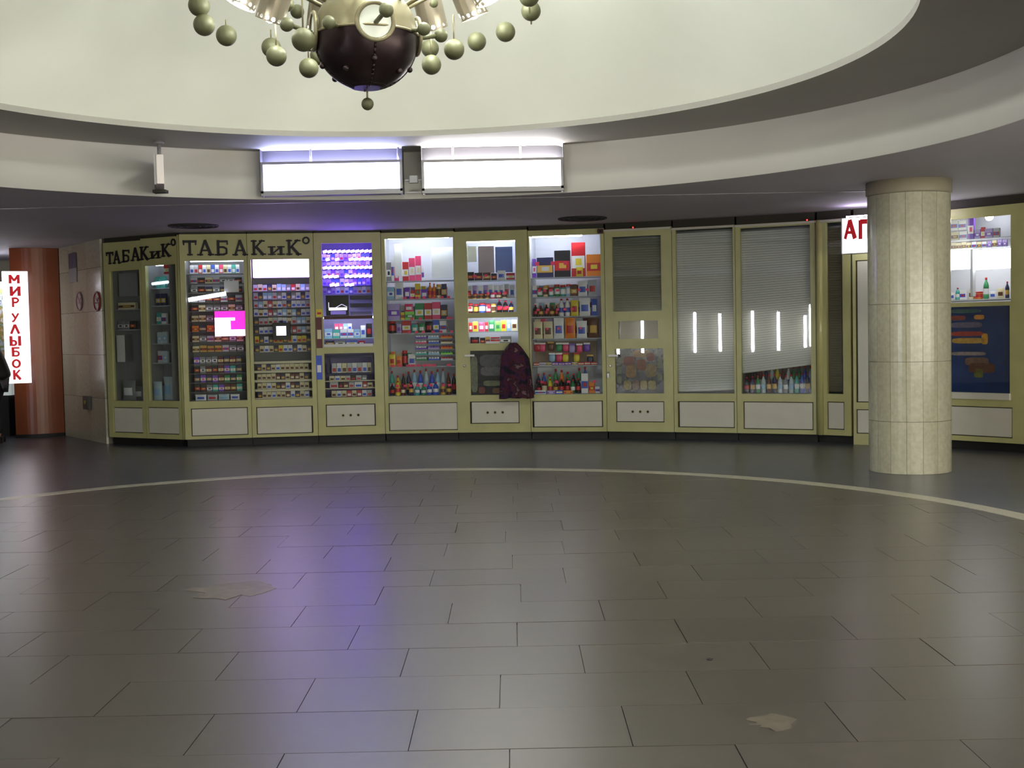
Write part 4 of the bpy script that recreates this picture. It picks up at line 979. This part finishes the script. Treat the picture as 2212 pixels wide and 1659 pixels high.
z = shelf(b, 730, .12, .5, mat('mint_counter', (180, 226, 214), .4)); row(b, z, 700, 'box:sky:18:20 box:teal:16:18 box:white:16:18 box:white:14:18 box:sky:14:18 bag:white:12:26 bag:black:14:30', 'on the mint counter of the cigarette bay', .22)
row(b, z+.11, 722, 'pack:pink:10:13 pack:pink:9:13 pack:sky:10:13 pack:white:9:13', 'standing on the counter cartons', .3)
MB().tube((b.xi0+.05, .15, b.loc(750, 686, .15)[1]), (b.xi1-.05, .15, b.loc(750, 686, .15)[1]), .009, 8).obj('lamp_tube', TUBEM, b.root)
row(b, b.loc(750, 746, .1)[1], 702, 'box:navy:20:10 box:grey:24:10 box:blue:26:10 bag:red:16:9', 'at the hatch of the cigarette bay', .12)
x0, x1, z0, z1 = b.rect(699, 743, 806, 749); MB().bbox(x0, x1, -.03, .0, z0, z1, .005).obj('sill', WHITEP, b.root)
x0, x1, z0, z1 = b.rect(704, 749, 807, 762, .06); MB().box(b.xi0, b.xi1, .06, .5, z0, z1-.01).obj('counter_slab', BACKG, b.root)
z = shelf(b, 806, .1, .3, pm('navy'), (706, 806), .012)
row(b, z+.002, 714, 'pack:silver:11:21 pack:white:11:21 pack:cream:11:21 pack:silver:11:21 pack:white:11:21 pack:silver:11:21 pack:white:11:21 pack:cream:9:21', 'in the navy rack of the cigarette bay', .18)
x0, x1, z0, z1 = b.rect(706, 769, 712, 806, .12); x2 = b.rect(803, 769, 807, 806, .12)
MB().box(x0, x1, .1, .3, z0, z1).box(x2[0], x2[1], .1, .3, z0, z1).box(x0, x2[1], .1, .3, z1-.02, z1).obj('rack_frame', pm('navy'), b.root)
z = shelf(b, 822, .1, .4, SHELFD); row(b, z, 708, 'pack:cream:12:10 pack:white:12:10 pack:cream:12:10 pack:silver:10:10 pack:black:12:10 pack:silver:12:10 pack:grey:12:10', 'on the upper low shelf of the cigarette bay', .18)
z = shelf(b, 838, .1, .4, SHELFD); row(b, z, 708, 'pack:silver:20:13 pack:black:10:12 pack:maroon:12:12 pack:silver:12:12 pack:white:18:12 pack:red:10:12 pack:cream:12:10', 'on the middle low shelf of the cigarette bay', .18)
row(b, b.zf, 712, 'pack:cream:11:13 pack:white:11:13 pack:cream:11:13 pack:red:11:13 pack:cream:11:13 pack:red:11:13 pack:white:11:13 pack:silver:11:13', 'on the lowest shelf of the cigarette bay', .18)
# stickers on the post beside the cigarette bay
for (ya, yb, c, lab) in ((668, 684, 'yellow', 'yellow sticker'), (686, 752, 'maroon', 'long dark red sticker'), (768, 820, 'blue', 'blue sticker')):
    x0, x1, z0, z1 = b.rect(683, ya, 696, yb)
    o = tag(empty('sticker', b.world((x0+x1)/2, -.001, z0), b.rz), lab+' on the post beside the cigarette bay', 'sticker')
    MB().box(-(x1-x0)/2, (x1-x0)/2, -.003, 0, 0, z1-z0).obj('sheet', pm(c), o)
    MB().box(-(x1-x0)/3, (x1-x0)/3, -.004, -.003, (z1-z0)*.3, (z1-z0)*.6).obj('printed_band', pm(SEC[c]), o)

# ---- tobacco window with white light panel
b = u3; inner(b, 608); W3 = 'under the light panel'
x0, x1, z0, z1 = b.rect(546, 560, 669, 598, .1)
o = tag(empty('light_box', b.world((x0+x1)/2, .1, z0), b.rz), 'glowing white panel at the top of the cigarette shelves', 'light box')
MB().bbox(-(x1-x0)/2, (x1-x0)/2, 0, .06, 0, z1-z0, .01).obj('diffuser', mat('panel_glow', (250, 246, 255), .5, emit=16.0, ecol=(196, 164, 255)), o)
MB().box(-(x1-x0)/2, (x1-x0)/2, .061, .09, -.01, z1-z0+.01).obj('backing', BACKG, o)
cols = ['white', 'cream', 'silver', 'grey', 'white', 'red', 'navy', 'sky']
for i, py in enumerate((628, 646, 664, 682, 700, 720, 740, 760)):
    z = shelf(b, py, .2, .4, mat('shelf_thin', (150, 146, 150), .4), None, .006)
    row(b, z, 549, mix('pack', cols if i < 6 else ['white', 'yellow', 'cream', 'navy'], 10.2, 14, 12, 20+i), 'in row %s %s' % (('one', 'two', 'three', 'four', 'five', 'six', 'seven', 'eight')[i], W3), .25)
for i, py in enumerate((780, 800, 820, 840, 859)):
    z = shelf(b, py, .12, .4, SHELFD, None, .03)
    if i: row(b, z+.0, 552, mix('pack', ['cream', 'cream', 'white', 'navy', 'maroon', 'cream'], 10.2, 13, 11, 40+i), 'in low row %s %s' % (('', 'one', 'two', 'three', 'four')[i], W3), .2)
o, hw, hh = board(b, (589, 697, 628, 734), .08, mat('monitor_black', (22, 20, 26), .4), 'small_monitor', 'small black monitor showing a white picture '+W3, 'monitor', .06)
MB().box(-hw*.6, hw*.5, -.004, 0, hh*.25, hh*.8).obj('screen_picture', mat('screen_white2', (240, 236, 255), .5, emit=1.5), o)
MB().tube((0, .03, hh), (0, .03, hh+.03), .02, 8).obj('mount', BLACK, o)

# ---- tobacco window with pink screen
b = u2; inner(b, 466, .05); W2 = 'in the pink screen window'
lamp_tube(b, b.xi0+.05, b.W-.05, .2, b.loc(466, 562, .2)[1], mat('tube_dim2', (235, 240, 255), .5, emit=TUBE*.35))
z = shelf(b, 590, .16, .4); row(b, z, 414, 'pack:white:9:18 pack:silver:9:18 pack:red:9:18 pack:white:9:18 pack:cream:9:18 pack:blue:9:18 pack:white:9:18 pack:pink:9:18 pack:cream:9:18 pack:white:9:18 pack:teal:9:18 pack:white:8:18', 'on the top shelf '+W2, .24)
for i, (py, cols_) in enumerate(((612, ['grey', 'black', 'silver', 'cream']), (632, ['grey', 'black', 'navy', 'grey']), (652, ['grey', 'silver', 'black', 'cream']), (672, ['grey', 'grey', 'cream', 'black']), (694, ['grey', 'silver', 'navy', 'cream']), (716, ['grey', 'navy', 'cream', 'orange']), (738, ['cream', 'grey', 'silver', 'brown']), (760, ['cream', 'grey', 'silver', 'gold']))):
    z = shelf(b, py, .18, .4, mat('shelf_dim', (120, 116, 110), .4), None, .006)
    row(b, z, 414, mix('box', cols_, 16, 13, 7, 60+i), 'on inner shelf %s %s' % (('one', 'two', 'three', 'four', 'five', 'six', 'seven', 'eight')[i], W2), .26)
for i, py in enumerate((786, 806, 826, 846)):
    z = shelf(b, py, .12, .4, mat('shelf_dim', (120, 116, 110), .4), None, .006)
    row(b, z, 416, mix('box', ['maroon', 'green', 'navy', 'teal', 'purple', 'brown', 'grey', 'black'], 13, 15, 8, 80+i), 'on low shelf %s %s' % (('one', 'two', 'three', 'four')[i], W2), .2)
row(b, b.zf, 416, 'bag:white:26:13 bag:silver:24:12 bag:clear:26:13 bag:white:22:12', 'lying at the bottom '+W2, .16)
xa, za = b.loc(407, 648, .1); xb, zb = b.loc(488, 634, .1)
MB().tube((max(xa, b.xi0), .1, za), (xb, .1, zb), .028, 10).obj('slanted_glare', mat('glare_slant', (240, 244, 255), .5, emit=3.0), b.root)  # glowing tube stands in for a lamp's reflection on the glass
board(b, (484, 606, 516, 631), .13, WHITEP, 'white_panel', 'white sheet standing in for a light patch '+W2, 'card', .004)  # white sheet stands in for a bright patch of light
o, hw, hh = board(b, (464, 672, 529, 726), .06, mat('screen_pink', (255, 40, 210), .4, emit=1.1, ecol=(255, 50, 220)), 'pink_screen', 'glowing pink and white screen behind the tobacco window glass', 'screen', .04)
MB().box(-hw, hw*.05, -.003, 0, hh*.1, hh*.74).box(-hw, hw, -.003, 0, 0, hh*.26).box(0, hw*.35, -.003, 0, hh*.62, hh*.74).obj('lit_picture', mat('screen_pinkwhite', (255, 244, 255), .5, emit=2.2), o)
# ---- angled wing windows
b = u1; inner(b, 350, 0, .2); W1 = 'in the tinsel wing window'
lamp_tube(b, .08, b.W-.26, .2, b.loc(350, 571, .2)[1], mat('tube_dim3', (225, 235, 255), .5, emit=TUBE*.22))
for i, py in enumerate((622, 660, 700, 742, 784)):
    z = shelf(b, py, .14, .3); row(b, z, 340, mix('box', ['silver', 'teal', 'white', 'grey', 'navy', 'clear'], 11, 24, 2, 100+i), 'on shelf %s %s' % (('one', 'two', 'three', 'four', 'five')[i], W1), .2)
for i, (px, py, w_, h_) in enumerate(((324, 866, 26, 40), (352, 866, 26, 50), (338, 834, 26, 30))):
    x, z = b.loc(px+w_/2, py, .12+.07*i); put(b, 'bag', 'clear', x, .12+.07*i, b.zf, w_*.0064, h_*.0062, W1)
o = tag(empty('tinsel_lamp', b.world(b.loc(346, 612, .085)[0], .085, b.loc(352, 612, .08)[1]), b.rz), 'short glittering lamp tube hanging '+W1, 'lamp')
MB().tube((-.14, 0, 0), (.14, 0, .014), .02, 10).obj('lamp_body', mat('tinsel', (210, 240, 250), .4, emit=2.0), o)
mb = MB(); r_ = random.Random(2)
for i in range(40): x_ = r_.uniform(-.14, .14); mb.tube((x_, 0, 0), (x_+r_.uniform(-.03, .03), r_.uniform(-.03, .03), r_.uniform(-.05, .05)), .002, 4)
q = mb.obj('tinsel', mat('tinsel_foil', (200, 220, 226), .2, metal=.8), o); q['kind'] = 'stuff'
x, z = b.loc(367, 592, .1); put(b, 'box', 'red', x, .1, z, .1, .12, 'hung high '+W1)
b = u0; inner(b, 273); W0 = 'in the dim wing window'
z = shelf(b, 668, .12, .3); row(b, z, 258, 'box:cream:40:14', 'on the upper shelf '+W0, .2)
z = shelf(b, 712, .12, .3); row(b, z, 256, mix('box', ['grey', 'brown', 'black'], 13, 18, 3, 3), 'on the middle shelf '+W0, .2)
board(b, (252, 724, 269, 782), .1, WHITEP, 'paper_sheet', 'pale paper sheet hanging '+W0, 'paper', .004)
board(b, (256, 590, 296, 640), .2, mat('grey_card', (150, 152, 158), .5), 'grey_panel', 'grey cardboard sheet leaning '+W0, 'card')
for i, (px, py, w_, h_) in enumerate(((262, 866, 36, 44), (276, 834, 26, 30))):
    x, z = b.loc(px+w_/2, py, .12); put(b, 'bag', 'grey', x, .12+.09*i, b.zf, w_*.007, h_*.0062, W0)

# ---- bottles under the crooked blind
b = u10; inner(b, 1680)
W10 = 'under the crooked blind'
row(b, b.zf, 1606, ' '.join('bottle:%s:12:%d' % (c, h) for c, h in zip(('black', 'navy', 'green', 'clear', 'brown', 'navy', 'clear', 'grey', 'clear', 'teal', 'blue', 'navy'), (34, 36, 38, 40, 40, 42, 40, 38, 40, 42, 44, 44))), 'in the front row '+W10, .2)
row(b, b.zf, 1612, ' '.join('bottle:%s:12:%d' % (c, h) for c, h in zip(('black', 'black', 'maroon', 'navy', 'clear', 'yellow', 'maroon', 'white', 'green', 'green', 'blue', 'sky'), [58]*12)), 'in the back row '+W10, .36)

# ---- pharmacy window goods
b = u13; inner(b, 2115); W13 = 'in the pharmacy window'
z = shelf(b, 515, .2, .5); row(b, z, 2036, 'box:white:20:18 box:cream:18:18 box:white:18:18 box:purple:14:48 box:lilac:14:20 box:red:9:24 box:lilac:18:20 box:silver:14:20', 'on the top shelf '+W13, .3)
row(b, z+.115, 2034, 'box:cream:20:20 box:white:18:22 box:white:18:20', 'stacked on cartons '+W13, .3)
z = shelf(b, 536, .3, .5); row(b, z, 2034, mix('box', ['cream', 'white', 'lilac'], 11, 15, 13, 7), 'on the second shelf '+W13, .4)
lb = Bay('light_box', 'overexposed white light panel across the pharmacy shelves', 'light box', (b.A+b.n*.12).xy, (b.B+b.n*.12).xy, 2.4)
x0, x1, z0, z1 = lb.rect(2040, 538, 2097, 582); MB().bbox(x0, x1, 0, .05, z0, z1, .008).obj('diffuser', mat('pharm_glow', (255, 252, 250), .5, emit=6.0), lb.root)
x0, x1, z0, z1 = lb.rect(2102, 538, 2180, 581); MB().bbox(x0, x1, 0, .05, z0, z1, .008).obj('diffuser', MATS['pharm_glow'], lb.root)
x0, x1, z0, z1 = lb.rect(2097, 538, 2102, 640); MB().box(x0, x1, -.01, .06, z0, z1).obj('divider', BACKW, lb.root)
zc = b.zf if False else b.loc(2115, 646, .2)[1]
shelf(b, 647, .1, .5, BACKW)
row(b, zc, 2036, 'box:white:14:18 bag:white:14:16 bottle:teal:10:26 box:white:14:20 _6 box:cream:10:22 jar:orange:20:16 bottle:green:13:46 bag:white:16:16 bag:cream:18:22 bottle:navy:10:36', 'on the counter '+W13, .3)
o = tag(empty('ceiling_lamp', b.world(b.loc(2137, 466, .35)[0], .35, b.loc(2137, 468, .35)[1]), b.rz), 'small bright round lamp over the pharmacy shelves', 'lamp')
MB().sphere((0, 0, 0), .045, 14, 8).obj('bulb', mat('lamp_glow', (255, 255, 255), .5, emit=30), o); MB().tube((0, 0, .03), (0, 0, .1), .02, 8).obj('socket', STEEL, o)

# ================================================================== CLOTH hanging on the hatch door
b = u6
x, z1 = b.loc(1111, 740); _, z0 = b.loc(1120, 858)
cl = tag(empty('hanging_cloth', b.world(x, -.05, z0), b.rz), 'dark floral patterned cloth hanging from a hook on the hatch door', 'cloth')
H = z1-z0; mb = MB(); nu, nv = 40, 14
for j in range(nv+1):
    t = j/nv; rx = .045+.125*min(1, t/.28)**.7+.03*t; ry = .025+.05*min(1, t*2); xo = .035*t
    for i in range(nu):
        a = 2*PI*i/nu; fold = 1+.16*math.sin(7*a+2*t)*min(1, t*2)+.07*math.sin(13*a)*t
        mb.v.append((xo+rx*fold*math.cos(a), -ry*(1+.5*fold*math.sin(a)) if False else -.03+ry*fold*math.sin(a)-ry, H*(1-t)+.012*math.sin(3*a)*(t > .9)))
for j in range(nv):
    for i in range(nu): mb.f.append([j*nu+i, j*nu+(i+1) % nu, (j+1)*nu+(i+1) % nu, (j+1)*nu+i]); mb.m.append(0); mb.sm.append(True)
mb.obj('drape', print_mat('floral_print', [(9, 8, 12), (12, 20, 22), (16, 11, 24), (54, 20, 60), (74, 22, 34), (22, 12, 30), (112, 82, 90)], 8, 4, rough=.9), cl)
MB().tube((0, .04, H+.0), (0, -.06, H+.01), .008, 8).obj('hook', STEEL, cl)
# small red lights and a camera on the top trim
for (bb, px, py, lab) in ((u8, 1369, 486, 'tiny red indicator light above the closed hatch door'), (u10, 1745, 474, 'tiny red indicator light above the corner post')):
    x, z = bb.loc(px, py); o = tag(empty('indicator_light', bb.world(x, -.03, bb.top-.004), bb.rz), lab, 'indicator light')
    MB().bbox(-.025, .025, -.012, .01, 0, .022, .004).obj('housing', BLACK, o); MB().sphere((0, -.014, .011), .008, 10, 6).obj('led', mat('led_red', (255, 30, 30), .5, emit=18), o)
x, z = u7.loc(1297, 492); o = tag(empty('alarm_sensor', u7.world(x, -.0, u7.top-.07), u7.rz), 'small dark red alarm sensor at the top of the bay joint', 'sensor')
MB().bbox(-.035, .035, -.05, 0, 0, .06, .01).obj('housing', mat('sensor_maroon', (64, 18, 24), .4), o); MB().sphere((0, -.05, .03), .016, 10, 6).obj('lens', BLACK, o)
